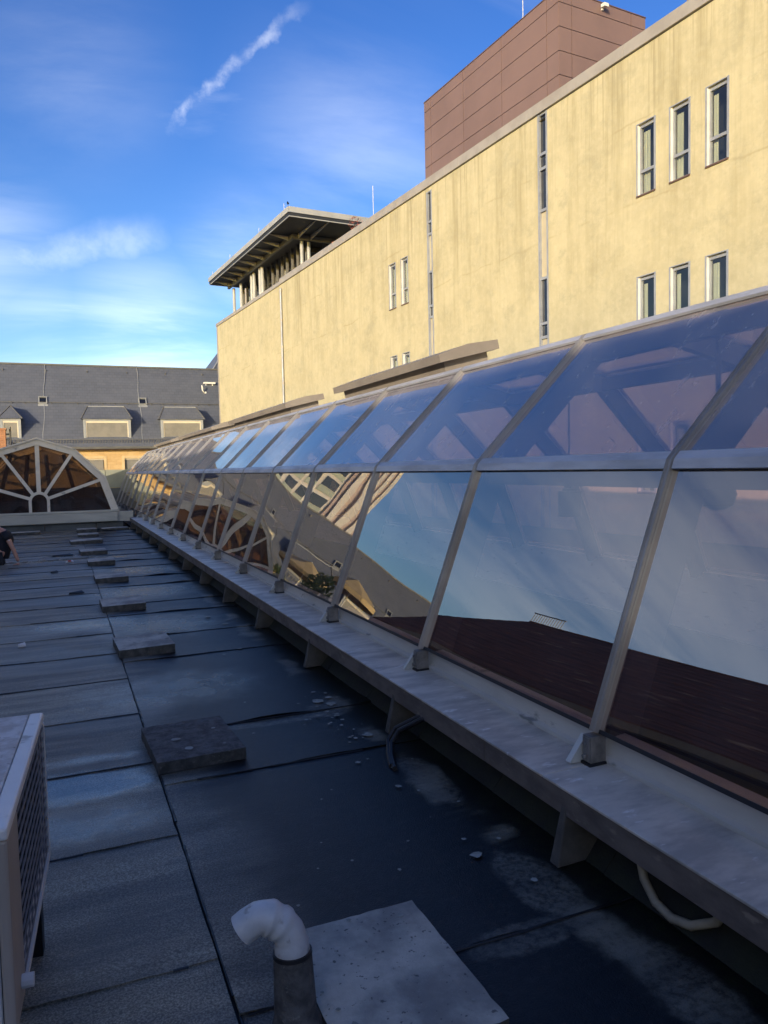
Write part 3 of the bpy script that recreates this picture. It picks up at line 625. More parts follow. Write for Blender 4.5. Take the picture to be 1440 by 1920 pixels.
for (w0, w1, z0, z1), sp in zip(strips, ([9.94, 9.01, 8.67, 7.70, 6.10, 5.03, 4.70, 3.1, 2.0, 1.7, -5.0], [9.84, 8.95, 8.59, 7.48, 6.47, 6.14, 4.9, 3.0, 2.0, 1.7, -5.0])):
    bb = B(); f = 0.04; d0, d1 = D - 0.012, D + 0.10
    bb.box(d0, d1, w0 - .012, w0 + f, z0, z1); bb.box(d0, d1, w1 - f, w1 + .012, z0, z1)
    for z in sp[:-1]: bb.box(d0 + .02, d1, w0 + f + .001, w1 - f - .001, z - 0.035, z + 0.03)
    st = bb.build('strip_window', m_winframe, yb)
    dark = (0, 1, 2, 4, 5, 7, 8) if w0 < 15 else (0, 1, 3, 4, 6, 8)
    for j in range(len(sp) - 1):
        B().box(D + 0.055, D + 0.07, w0 + f, w1 - f, sp[j + 1] + 0.031, sp[j] - 0.036).build('pane' if j in dark else 'spandrel', m_dark_glass if j in dark else m_beige, st)
y = -16.0
while y < 32.7:
    e = min(y + 3.1, 32.73)
    B().hexa([(D - 0.06, y + .004, 9.955), (D + 0.4, y + .004, 9.955), (D + 0.4, e - .004, 9.955), (D - 0.06, e - .004, 9.955), (D - 0.06, y + .004, 10.20), (D + 0.4, y + .004, 10.24), (D + 0.4, e - .004, 10.24), (D - 0.06, e - .004, 10.20)]).build('coping', m_coping, yb); y += 3.1
y = 32.75
while y < 43.5:
    e = min(y + 3.6, 43.56)
    B().hexa([(D - 0.05, y + .004, 9.94), (D + 0.4, y + .004, 9.94), (D + 0.4, e - .004, 9.94), (D - 0.05, e - .004, 9.94), (D - 0.05, y + .004, 10.10), (D + 0.4, y + .004, 10.13), (D + 0.4, e - .004, 10.13), (D - 0.05, e - .004, 10.10)]).build('coping', m_coping, yb); y += 3.6
dp = B().tube([(D - 0.07, 32.56, 9.75), (D - 0.07, 32.56, -6)], 0.045, 10).build('downpipe', m_winframe, yb, smooth=True)
for z in (9.6, 8.3, 7.1, 5.5, 3.8): B().tube([(D - 0.07, 32.56, z), (D - 0.07, 32.56, z + 0.10)], 0.062, 10).build('pipe_clamp', m_coping, dp)
B().box(D - 0.03, D - 0.002, 43.3, 43.48, -6, 9.93).build('corner_trim', m_coping, yb)

# clad towers on its roof
m_clad = pmat('mauve_cladding', (0.225, 0.145, 0.125), (0.19, 0.122, 0.107), 0.35, 0.42, 0.5, 0.1)
m_gap = pmat('panel_gap', (0.03, 0.02, 0.018), rough=0.9)
def clad_tower(nm, label, d0, d1, w0, w1, z1, wj, dj, zj):
    t = thing(nm, label, 'tower', (d0, w0, 9.8), True)
    B().box(d0 + 0.03, d1 - 0.03, w0 + 0.03, w1 - 0.03, 9.8, z1 - 0.02).build('core', m_gap, t)
    zs = [9.8] + [z for z in zj if z > 9.9] + [z1]
    for a, b2 in zip(zs, zs[1:]):
        ws = [w0] + wj + [w1]
        for c, d in zip(ws, ws[1:]): B().box(d0, d0 + 0.028, c + 0.010, d - 0.010, a + 0.010, b2 - 0.010).build('panel', m_clad, t); B().box(d1 - 0.028, d1, c + 0.010, d - 0.010, a + 0.010, b2 - 0.010).build('panel', m_clad, t)
        ds = [d0] + dj + [d1]
        for c, d in zip(ds, ds[1:]): B().box(c + 0.010, d - 0.010, w0, w0 + 0.028, a + 0.010, b2 - 0.010).build('panel', m_clad, t); B().box(c + 0.010, d - 0.010, w1 - 0.028, w1, a + 0.010, b2 - 0.010).build('panel', m_clad, t)
    B().box(d0 - 0.012, d1 + 0.012, w0 - 0.012, w1 + 0.012, z1, z1 + 0.03).build('cap', m_sill, t)
    return t
zj = [14.79 - 0.672 * k for k in range(8)][::-1]
clad_tower('clad_tower', 'mauve panel clad tower standing behind the parapet of the yellow building', 15, 18.4, 17.42, 24.95, 15.15, [17.95, 20.15, 22.34, 24.48], [15.48, 17.8], zj)
clad_tower('clad_tower', 'brown clad roof box peeping over the parapet at the upper right', 15, 18, 6.0, 12.95, 12.62, [8.2, 10.6], [16.5], [12.2, 11.5, 10.8])
sl = thing('security_light', 'small white wall lamp high on the mauve clad tower', 'lamp', (16.63, 17.36, 14.97), True)
B().box(16.60, 16.66, 17.37, 17.418, 14.93, 15.03).build('bracket', m_white, sl)
B().hexa([(16.55, 17.20, 14.95), (16.71, 17.20, 14.95), (16.71, 17.37, 14.99), (16.55, 17.37, 14.99), (16.55, 17.22, 15.06), (16.71, 17.22, 15.06), (16.71, 17.37, 15.07), (16.55, 17.37, 15.07)]).build('head', m_white, sl)

# penthouse with wide eaves
m_eave = pmat('eave_sheet', (0.37, 0.375, 0.375), (0.31, 0.315, 0.315), 1.0, 0.5)
m_steelgrey = pmat('grey_steel', (0.12, 0.118, 0.112), (0.09, 0.088, 0.083), 2, 0.55)
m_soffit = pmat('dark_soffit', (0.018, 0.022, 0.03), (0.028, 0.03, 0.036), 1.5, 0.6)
m_post = pmat('round_column', (0.40, 0.405, 0.40), (0.33, 0.335, 0.33), 2, 0.45)
m_pav = glass_mat('pavilion_glass', 0.6, (0.10, 0.11, 0.13))
ph = thing('penthouse', 'roof pavilion with broad flat eaves on round columns atop the yellow building', 'pavilion', (14, 37, 9.8), True)
E0, E1, EW0, EW1 = 11.6, 20.0, 30.45, 43.5
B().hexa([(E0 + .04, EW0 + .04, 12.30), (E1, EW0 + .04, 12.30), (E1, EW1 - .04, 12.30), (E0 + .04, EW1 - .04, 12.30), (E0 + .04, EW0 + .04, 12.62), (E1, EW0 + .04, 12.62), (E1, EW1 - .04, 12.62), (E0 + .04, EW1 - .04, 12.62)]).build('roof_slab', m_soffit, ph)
for nm, (a, b2) in (('fascia', (12.43, 12.66)), ('fascia', (12.26, 12.41))):
    ins = 0 if a > 12.4 else 0.05
    bb = B(); bb.box(E0 + ins, E0 + ins + 0.035, EW0 + ins, EW1 - ins, a, b2); bb.box(E0 + ins + 0.036, E1, EW0 + ins, EW0 + ins + 0.035, a, b2); bb.box(E0 + ins + 0.036, E1, EW1 - ins - 0.035, EW1 - ins, a, b2); bb.build(nm, m_eave, ph)
bb = B(); bb.box(12.62, 12.74, 32.7, 43.2, 12.06, 12.28); bb.box(12.75, E1, 32.7, 32.82, 12.06, 12.28); bb.build('edge_beam', m_steelgrey, ph)
for k in range(9):
    y = 33.2 + k * 1.18
    bb = B()
    for q in (0.0, 0.12) if k in (4, 5) else (0.0,):
        bb.hexa([(11.72, y + q, 12.27), (12.61, y + q, 12.10), (12.61, y + q + 0.03, 12.10), (11.72, y + q + 0.03, 12.27), (11.72, y + q, 12.297), (12.61, y + q, 12.297), (12.61, y + q + 0.03, 12.297), (11.72, y + q + 0.03, 12.297)])
    bb.build('eave_bracket', m_eave, ph)
for dd in (12.9, 13.5, 15.0, 16.6):
    bb = B(); bb.hexa([(dd, 30.6, 12.27), (dd + .03, 30.6, 12.27), (dd + .03, 32.69, 12.10), (dd, 32.69, 12.10), (dd, 30.6, 12.297), (dd + .03, 30.6, 12.297), (dd + .03, 32.69, 12.297), (dd, 32.69, 12.297)]); bb.build('eave_bracket', m_eave, ph)
for dd, ww in ((13.16, 32.95), (13.50, 32.95), (12.9, 39.6), (12.9, 39.2), (12.9, 38.2), (12.9, 37.85), (12.9, 42.9), (12.95, 41.7)):
    c = B().tube([(dd, ww, 9.8), (dd, ww, 12.06)], 0.085, 14).build('column', m_post, ph, smooth=True)
    B().tube([(dd, ww, 11.72), (dd, ww, 11.76)], 0.095, 14).build('collar', m_post, c, smooth=True)
B().box(13.5, 19.8, 33.6, 43.0, 9.8, 12.29).build('glazed_core', m_pav, ph)
for k in range(14): B().box(13.43, 13.5, 33.6 + k * 0.72, 33.645 + k * 0.72, 9.8, 12.29).build('window_post', m_steelgrey, ph)
for k in range(7): B().box(13.6 + k * 0.85, 13.68 + k * 0.85, 33.53, 33.6, 9.8, 12.29).build('window_post', m_steelgrey, ph)
B().box(13.38, 13.425, 33.5, 43.0, 10.4, 10.5).build('handrail', m_steelgrey, ph)
for k, (dd, ww, z0, z1, lb) in enumerate(((12.4, 24.2, 10.2, 11.52, 'thin lightning rod on the parapet right of the pavilion'), (11.7, 31.2, 12.66, 13.0, 'short lightning rod at the right front of the pavilion roof'), (11.7, 34.6, 12.66, 12.95, 'short lightning rod midway along the pavilion eave'), (11.7, 39.4, 12.66, 12.95, 'short lightning rod on the far half of the pavilion eave'), (11.7, 42.9, 12.66, 12.9, 'short lightning rod at the far tip of the pavilion eave'), (15.05, 19.1, 15.18, 16.0, 'thin lightning rod on top of the mauve clad tower'))):
    r_ = thing('lightning_rod', lb, 'lightning rod', (dd, ww, z0), True)
    B().tube([(dd, ww, z0), (dd, ww, z1)], 0.010, 6).build('rod', m_white, r_); B().tube([(dd, ww, z0), (dd, ww, z0 + 0.05)], 0.03, 8).build('foot', m_white, r_)
bird = thing('bird', 'small dark bird perched on the front corner of the pavilion roof', 'bird', (11.62, 30.5, 12.66), True)
B().tube([(11.62, 30.40, 12.72), (11.62, 30.45, 12.76), (11.62, 30.52, 12.78), (11.62, 30.56, 12.86), (11.62, 30.60, 12.87)], 0.03, 8, radii=[0.008, 0.035, 0.045, 0.026, 0.012]).build('body', m_lampblack, bird, smooth=True)
B().tube([(11.62, 30.5, 12.74), (11.62, 30.5, 12.66)], 0.008, 5).build('leg', m_lampblack, bird)

def leaf_cluster(bb, c, r, nn, size, rg, zs=1.0):
    for _ in range(nn):
        while True:
            p = Vector((rg.uniform(-1, 1), rg.uniform(-1, 1), rg.uniform(-1, 1)))
            if p.length < 1: break
        p = Vector(c) + Vector((p.x * r, p.y * r, p.z * r * zs)); a = Vector((rg.gauss(0, 1), rg.gauss(0, 1), rg.gauss(0, 1))).normalized(); q = a.orthogonal().normalized()
        s = size * rg.uniform(0.6, 1.3); bb.face(p - a * s, p + q * s * 0.4, p + a * s, p - q * s * 0.4)
m_redleaf = pmat('red_leaves', (0.42, 0.13, 0.09), (0.28, 0.08, 0.06), 9, 0.6)
m_green_leaf = pmat('green_leaves', (0.07, 0.12, 0.03), (0.13, 0.16, 0.04), 5, 0.6)
m_bark = pmat('bark', (0.07, 0.05, 0.035), (0.05, 0.035, 0.025), 8, 0.9)
m_pot = pmat('clay_pot', (0.25, 0.11, 0.06), rough=0.8)
def potted(nm, lb, x, y, z, hgt, rad, ml, skew, nn, size, zs=1.0, group=None):
    t = thing(nm, lb, 'plant', (x, y, z), skew, group); rg = random.Random(hash((x, y)) % 999)
    B().tube([(x, y, z), (x, y, z + 0.35)], 0.2, 12, radii=[0.14, 0.2]).build('pot', m_pot, t)
    B().tube([(x, y, z + 0.3), (x + 0.02, y, z + hgt * 0.5), (x - 0.02, y + 0.02, z + hgt * 0.85)], 0.02, 6).build('stem', m_bark, t)
    bb = B(); leaf_cluster(bb, (x, y, z + hgt - rad * 0.6), rad, nn, size, rg, zs); o = bb.build('foliage', ml, t, fix=False); o['kind'] = 'stuff'
potted('potted_shrub', 'red leaved potted shrub behind the parapet under the pavilion eave', 12.7, 26.3, 9.8, 1.25, 0.28, m_redleaf, True, 120, 0.055)
potted('potted_plant', 'small pale potted plant left of the red shrub on the roof terrace', 12.7, 28.2, 9.8, 0.9, 0.16, m_redleaf, True, 60, 0.05)

# ------------------------------------------------------------------ slate roofed building across the far end
m_slate, n, b = mat_new('slate')
br = n.nodes.new('ShaderNodeTexBrick'); t = n.nodes.new('ShaderNodeTexCoord'); sx = n.nodes.new('ShaderNodeSeparateXYZ'); cb = n.nodes.new('ShaderNodeCombineXYZ')
n.links.new(t.outputs['Object'], sx.inputs[0]); n.links.new(sx.outputs[0], cb.inputs[0]); n.links.new(sx.outputs[2], cb.inputs[1]); n.links.new(cb.outputs[0], br.inputs['Vector'])
for k, v in (('Scale', 1.0), ('Mortar Size', 0.010), ('Brick Width', 0.26), ('Row Height', 0.17), ('Bias', 0.0)): br.inputs[k].default_value = v
br.inputs['Color1'].default_value = (0.112, 0.122, 0.148, 1); br.inputs['Color2'].default_value = (0.094, 0.104, 0.128, 1); br.inputs['Mortar'].default_value = (0.076, 0.08, 0.09, 1)
n.links.new(mmix(n, mramp(n, mnoise(n, 0.9, 6, 0.65, (1, 1, 2)), 0.35, 0.7, 0, 0.55), br.outputs[0], (0.128, 0.137, 0.162)), b.inputs['Base Color'])
b.inputs['Roughness'].default_value = 0.5; mbump(n, b, br.outputs['Fac'], -0.12, 0.01)
m_sand, n, b = mat_new('sandstone')
br = n.nodes.new('ShaderNodeTexBrick'); t = n.nodes.new('ShaderNodeTexCoord'); sx = n.nodes.new('ShaderNodeSeparateXYZ'); cb = n.nodes.new('ShaderNodeCombineXYZ')
n.links.new(t.outputs['Object'], sx.inputs[0]); n.links.new(sx.outputs[0], cb.inputs[0]); n.links.new(sx.outputs[2], cb.inputs[1]); n.links.new(cb.outputs[0], br.inputs['Vector'])
for k, v in (('Scale', 1.0), ('Mortar Size', 0.006), ('Brick Width', 0.62), ('Row Height', 0.29), ('Bias', 0.0)): br.inputs[k].default_value = v
br.inputs['Color1'].default_value = (0.56, 0.37, 0.16, 1); br.inputs['Color2'].default_value = (0.46, 0.29, 0.12, 1); br.inputs['Mortar'].default_value = (0.34, 0.22, 0.10, 1)
n.links.new(mmix(n, mramp(n, mnoise(n, 2.2, 6, 0.6, (1, 1, 2.5)), 0.35, 0.7, 0, 0.6), br.outputs[0], (0.60, 0.43, 0.22)), b.inputs['Base Color']); b.inputs['Roughness'].default_value = 0.85
m_surround = pmat('stone_surround', (0.60, 0.44, 0.24), (0.52, 0.37, 0.19), 2, 0.8)
m_blind = pmat('grey_blind', (0.22, 0.205, 0.18), (0.18, 0.17, 0.15), 3, 0.55)
m_dframe = pmat('dormer_frame', (0.30, 0.31, 0.32), (0.25, 0.26, 0.27), 2, 0.6)
m_wframe = pmat('cream_window_frame', (0.62, 0.54, 0.40), (0.55, 0.48, 0.36), 3, 0.5)
fbd = thing('slate_building', 'wide sandstone building with a steep slate roof and dormers across the far end', 'building', (0, 46, -6))
FX0, FX1 = -34.0, 12.5
fw = [(-34 + 0 + 1.96 * k + 1.27 - 1.96 * 0, 0) for k in range(0)]
fwins = [(1.27 + 1.96 * k, 2.17 + 1.96 * k, 1.0, 2.47) for k in range(-6, 4)]
def fwall(bb, Y, x0, x1, z0, z1, ops, depth):
    xs = sorted({x0, x1, *[q[0] for q in ops], *[q[1] for q in ops]}); zs = sorted({z0, z1, *[q[2] for q in ops], *[q[3] for q in ops]})
    for a, b2 in zip(xs, xs[1:]):
        for c, d in zip(zs, zs[1:]):
            if any(q[0] < (a + b2) / 2 < q[1] and q[2] < (c + d) / 2 < q[3] for q in ops): continue
            bb.face((a, Y, c), (b2, Y, c), (b2, Y, d), (a, Y, d))
    for a, b2, c, d in ops:
        E_ = Y + depth
        bb.face((a, Y, c), (a, Y, d), (a, E_, d), (a, E_, c)); bb.face((b2, Y, d), (b2, Y, c), (b2, E_, c), (b2, E_, d))
        bb.face((a, Y, d), (b2, Y, d), (b2, E_, d), (a, E_, d)); bb.face((b2, Y, c), (a, Y, c), (a, E_, c), (b2, E_, c))
bb = B(); fwall(bb, 44.0, FX0, FX1, -8, 3.0, fwins, 0.2)
bb.face((FX0, 44, -8), (FX0, 52, -8), (FX0, 52, 3), (FX0, 44, 3)); bb.face((FX1, 44, -8), (FX1, 44, 3), (FX1, 52, 3), (FX1, 52, -8)); bb.face((FX0, 52, -8), (FX1, 52, -8), (FX1, 52, 3), (FX0, 52, 3))
bb.build('wall', m_sand, fbd, fix=False)
def blind(bb, x0, x1, y, z0, z1, step=0.055):
    z = z1
    while z - step > z0: bb.box(x0, x1, y, y + 0.02, z - step + 0.012, z); bb.box(x0, x1, y + 0.012, y + 0.02, z - step - 0.001, z - step + 0.013); z -= step
for a, b2, c, d in fwins:
    bb = B(); bb.box(a - 0.14, a, 43.975, 44.03, c, d + 0.14); bb.box(b2, b2 + 0.14, 43.975, 44.03, c, d + 0.14); bb.box(a + .001, b2 - .001, 43.975, 44.03, d, d + 0.14)
    s_ = bb.build('window', m_surround, fbd)
    bb = B(); blind(bb, a + 0.03, b2 - 0.03, 44.12, c, d - 0.06, 0.07); bb.build('roller_blind', m_blind, s_)
    B().box(a + 0.001, b2 - 0.001, 44.06, 44.2, d - 0.07, d - 0.002).build('blind_box', m_wframe, s_)
ZR = lambda y: 3.10 + (y - 43.7) * 1.14
bb = B(); bb.prism([(43.62, 3.02), (43.62, 3.08), (48.0, ZR(48.0)), (52.4, 3.08), (52.4, 3.0)], FX0 - 0.3, FX1 + 0.1, 'x'); rf = bb.build('roof', m_slate, fbd)
B().box(FX0 - 0.3, FX1 + 0.1, 47.9, 48.1, ZR(48) - 0.06, ZR(48) + 0.03).build('ridge_cap', m_steelgrey, rf)
bb = B(); bb.prism([(43.40, 3.10), (43.42, 2.98), (43.56, 2.98), (43.58, 3.10)], FX0 - 0.3, FX1 + 0.1, 'x'); bb.build('gutter', m_steelgrey, fbd)
B().box(FX0 - 0.2, FX1, 43.6, 43.99, 2.93, 2.985).build('eave_soffit', m_sill, fbd)
bb = B()                                      # snow guard at the eave: fine pickets between two rails
for x in range(int((FX1 - FX0) / 0.14)): xx = FX0 + x * 0.14; bb.box(xx, xx + 0.03, 43.80, 43.815, ZR(43.8) + 0.04, ZR(43.8) + 0.29)
bb.box(FX0, FX1, 43.795, 43.82, ZR(43.8) + 0.28, ZR(43.8) + 0.31); bb.box(FX0, FX1, 43.795, 43.82, ZR(43.8) + 0.03, ZR(43.8) + 0.06)
bb.build('snow_guard', m_steelgrey, rf)
bb = B(); bb.box(FX0, FX1, 45.80, 45.83, ZR(45.8) + 0.13, ZR(45.8) + 0.16)
for x in range(int((FX1 - FX0) / 0.66)): xx = FX0 + x * 0.66; bb.box(xx, xx + 0.04, 45.80, 45.90, ZR(45.8) - 0.02, ZR(45.8) + 0.16)
bb.build('snow_guard', m_steelgrey, rf)
bb = B()
for x in range(int((FX1 - FX0) / 2.2)): xx = FX0 + x * 2.2 + 0.4; bb.box(xx, xx + 0.05, 47.55, 47.75, ZR(47.6) - 0.02, ZR(47.6) + 0.10)
bb.build('roof_hook', m_steelgrey, rf)
def dormer(x0, x1, pyr=False):
    zf0, zf1, yf = 3.50, 4.62, 44.08; yb_ = 45.15; bw = 0.13
    bb = B(); bb.box(x0, x0 + bw, yf, yf + 0.08, zf0, zf1); bb.box(x1 - bw, x1, yf, yf + 0.08, zf0, zf1); bb.box(x0 + bw + .001, x1 - bw - .001, yf, yf + 0.08, zf1 - 0.10, zf1 - 0.001); bb.box(x0 + bw + .001, x1 - bw - .001, yf - 0.03, yf + 0.08, zf0 - 0.01, zf0 + 0.06)
    d = bb.build('dormer', m_dframe, fbd)
    bb = B(); bb.box(x0 + .01, x0 + 0.06, yf + 0.081, 45.1, zf0, zf1); bb.box(x1 - 0.06, x1 - .01, yf + 0.081, 45.1, zf0, zf1); bb.build('cheek', m_slate, d)
    bb = B(); blind(bb, x0 + bw + 0.02, x1 - bw - 0.02, yf + 0.05, zf0 + 0.06, zf1 - 0.21); bb.build('roller_blind', m_blind, d)
    B().box(x0 + bw, x1 - bw, yf + 0.02, yf + 0.1, zf1 - 0.21, zf1 - 0.105).build('blind_box', m_wframe, d)
    f = 0.05
    B().box(x0 + bw + .001, x0 + bw + f, yf + 0.03, yf + 0.08, zf0 + 0.061, zf1 - 0.212).build('blind_guide', m_wframe, d); B().box(x1 - bw - f, x1 - bw - .001, yf + 0.03, yf + 0.08, zf0 + 0.061, zf1 - 0.212).build('blind_guide', m_wframe, d)
    o = 0.10; zt = 5.36; ins = (x1 - x0) / 2 - 0.001 if pyr else 0.27
    e = [(x0 - o, yf - o, zf1), (x1 + o, yf - o, zf1), (x1 + o, 45.2, zf1 + 0.06), (x0 - o, 45.2, zf1 + 0.06)]
    r0, r1, r2, r3 = (x0 + ins, 44.75, zt), (x1 - ins, 44.75, zt), (x1 - ins, 45.8, zt), (x0 + ins, 45.8, zt)
    bb = B(); bb.face(e[0], e[1], r1, r0); bb.face(e[1], e[2], r2, r1); bb.face(e[3], e[0], r0, r3); bb.face(r0, r1, r2, r3); bb.face(e[3], e[2], e[1], e[0]); bb.face(e[2], e[3], r3, r2)
    bb.build('dormer_roof', m_slate, d)
    for p, q in ((e[0], r0), (e[1], r1)): B().bar(Vector(p) + Vector((0, 0, .01)), Vector(q) + Vector((0, 0, .01)), 0.05, 0.04).build('hip_cap', m_steelgrey, d)
    if not pyr: B().box(x0 + ins, x1 - ins, 44.72, 44.80, zt - 0.02, zt + 0.02).build('dormer_ridge', m_dframe, d)
dormer(1.2, 3.64); dormer(5.24, 7.58); dormer(-2.82, -1.84, True)
for x in (-6.9, -11, -15.2, -19.4, -23.6): dormer(x, x + 2.4)
def roof_window(x):
    y = 46.0; z = ZR(y); d = Vector((0, 1, 1.14)).normalized(); nn = Vector((0, -1.14, 1)).normalized()
    def q(dx, s, h): p = Vector((x, y, z)) + Vector((dx, 0, 0)) + d * s + nn * h; return tuple(p)
    def slab(bb, a, b2, s0, s1, h0, h1): bb.hexa([q(a, s0, h0), q(b2, s0, h0), q(b2, s1, h0), q(a, s1, h0), q(a, s0, h1), q(b2, s0, h1), q(b2, s1, h1), q(a, s1, h1)])
    bb = B(); slab(bb, -0.22, 0.22, -0.26, -0.22, 0, 0.09); slab(bb, -0.22, 0.22, 0.22, 0.26, 0, 0.12); slab(bb, -0.22, -0.17, -0.219, 0.219, 0, 0.1); slab(bb, 0.17, 0.22, -0.219, 0.219, 0, 0.1); slab(bb, -0.25, 0.25, -0.42, -0.27, 0.004, 0.03)
    f = bb.build('roof_window', m_dframe, fbd); bb = B(); slab(bb, -0.17, 0.17, -0.22, 0.22, 0.02, 0.05); bb.build('pane', m_dark_glass, f)
for x in (-0.77, 4.49, -6.0, -11.3, -16.6, -21.9): roof_window(x)
for x, lb in ((-0.62, 'pale lightning cable running down the slate roof beside the left roof window'), (4.42, 'pale lightning cable running down the slate roof between both large dormers')):
    c = B(); pts = [(x + 0.04 * math.sin(k * 1.3) - 0.02 * k, 48 - 0.46 * k, ZR(48 - 0.46 * k) + 0.05) for k in range(10)]; c.tube(pts, 0.018, 5)
    tag(c.build('lightning_cable', m_dframe), lb, 'cable')
sp_ = thing('vent_pipe', 'short pale bent vent pipe on the slate roof beside the yellow building', 'pipe', (8.05, 46.6, ZR(46.6)))
B().tube([(8.22, 46.6, ZR(46.6)), (8.10, 46.5, ZR(46.6) + 0.03), (8.03, 46.45, ZR(46.6) + 0.10), (8.0, 46.45, ZR(46.6) + 0.42)], 0.045, 8).build('pipe', m_white, sp_, smooth=True)
B().tube([(8.22, 46.6, ZR(46.6) - 0.05), (8.22, 46.6, ZR(46.6) + 0.05)], 0.09, 8).build('collar', m_white, sp_)
lg = thing('roof_ledge', 'small pale metal ledge high on the slate roof by the yellow corner', 'ledge', (8.5, 47.3, ZR(47.2)))
B().box(8.2, 8.9, 46.9, 47.2, ZR(47.1), ZR(47.1) + 0.1).build('board', m_white, lg); B().box(8.3, 8.36, 47.0, 47.3, ZR(47.1) - 0.1, ZR(47.1)).build('bracket', m_white, lg); B().box(8.7, 8.76, 47.0, 47.3, ZR(47.1) - 0.1, ZR(47.1)).build('bracket', m_white, lg)
hp = thing('hipped_roof', 'slate hip of another roof rising just behind the yellow corner', 'roof', (12, 54, -6))
bb = B(); bb.hexa([(8.6, 50.5, 7.0), (16, 50.5, 7.0), (16, 60, 7.0), (8.6, 60, 7.0), (11.5, 53.5, 11.0), (13, 53.5, 11.0), (13, 57, 11.0), (11.5, 57, 11.0)]); bb.build('slates', m_slate, hp)
B().box(8.9, 15.7, 50.8, 59.7, -6, 6.99).build('wall', m_sand, hp)
B().tube([(8.6, 50.5, 7.03), (11.5, 53.5, 11.03)], 0.06, 6).build('hip_cap', m_dframe, hp)

# brick chimney at the left edge
m_brick = pmat('chimney_brick', (0.42, 0.20, 0.10), (0.33, 0.15, 0.075), 4, 0.85)
ch = thing('brick_chimney', 'orange brick chimney stub at the left edge above the fan skylight', 'chimney', (-2.5, 36.4, 1.8))
for k in range(22):
    z = 1.80 + k * 0.082
    for j in range(4):
        x0 = -3.0 + j * 0.225 + (0.11 if k % 2 else 0.0); x1 = min(x0 + 0.217, -2.12)
        B().box(x0, x1, 36.1, 36.6, z, z + 0.074).build('brick', m_brick, ch)
B().box(-2.98, -2.13, 36.12, 36.58, 1.8, 3.6).build('mortar_core', m_surround, ch)
B().box(-3.05, -2.09, 36.06, 36.64, 3.605, 3.68).build('cap', m_brick, ch)
lt = thing('flue_pipe', 'thin black flue with a bracket beside the brick chimney', 'pipe', (-1.95, 36.3, 1.8))
B().tube([(-1.95, 36.3, 1.8), (-1.95, 36.3, 3.75)], 0.04, 8).build('pipe', m_lampblack, lt); B().box(-2.11, -1.97, 36.27, 36.33, 3.4, 3.46).build('bracket', m_lampblack, lt); B().box(-2.11, -1.97, 36.27, 36.33, 3.2, 3.24).build('bracket', m_lampblack, lt)
bx = thing('roof_cabinet', 'dark glazed cabinet with a pale frame right of the brick chimney', 'cabinet', (-1.6, 36.8, 1.8))
B().box(-1.88, -1.40, 36.6, 37.0, 1.8, 3.05).build('body', m_dark_glass, bx); B().box(-1.39, -1.35, 36.58, 37.02, 1.8, 3.1).build('frame', m_wframe, bx); B().box(-1.90, -1.40, 36.58, 37.02, 3.055, 3.1).build('frame', m_wframe, bx)

# ------------------------------------------------------------------ things on the deck
m_conc, n, b = mat_new('weathered_concrete')
k1 = mnoise(n, 9, 6, 0.65); k2 = mnoise(n, 46, 3, 0.55); k3 = mnoise(n, 3, 5, 0.6); k4 = mnoise(n, 150, 3, 0.7)
col = mmix(n, mramp(n, k1, 0.3, 0.7, 0, 1), (0.56, 0.515, 0.42), (0.40, 0.37, 0.305)); col = mmix(n, mramp(n, k3, 0.42, 0.66, 0, 0.8), col, (0.19, 0.18, 0.16))
col = mmix(n, mramp(n, k2, 0.64, 0.70, 0, 0.85), col, (0.09, 0.088, 0.084)); col = mmix(n, mramp(n, k4, 0.6, 0.75, 0, 0.5), col, (0.46, 0.45, 0.42))
n.links.new(col, b.inputs['Base Color']); b.inputs['Roughness'].default_value = 0.88; mbump(n, b, mmath(n, 'ADD', k4, k2), 0.5, 0.004)
m_conc_dark, n, b = mat_new('mossy_concrete')
k1 = mnoise(n, 14, 6, 0.7); k4 = mnoise(n, 120, 4, 0.75); k2 = mnoise(n, 30, 4, 0.6)
col = mmix(n, mramp(n, k1, 0.35, 0.65, 0, 1), (0.065, 0.057, 0.050), (0.15, 0.138, 0.125)); col = mmix(n, mramp(n, k4, 0.55, 0.7, 0, 0.7), col, (0.26, 0.245, 0.22)); col = mmix(n, mramp(n, k2, 0.6, 0.68, 0, .6), col, (0.03, 0.035, 0.018))
n.links.new(col, b.inputs['Base Color']); b.inputs['Roughness'].default_value = 0.9; mbump(n, b, mmath(n, 'ADD', k4, k1), 0.8, 0.006)
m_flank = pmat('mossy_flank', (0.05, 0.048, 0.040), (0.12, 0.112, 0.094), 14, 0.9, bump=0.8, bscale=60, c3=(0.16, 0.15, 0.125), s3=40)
m_lichen = pmat('lichen', (0.34, 0.34, 0.30), (0.22, 0.22, 0.18), 20, 0.95)
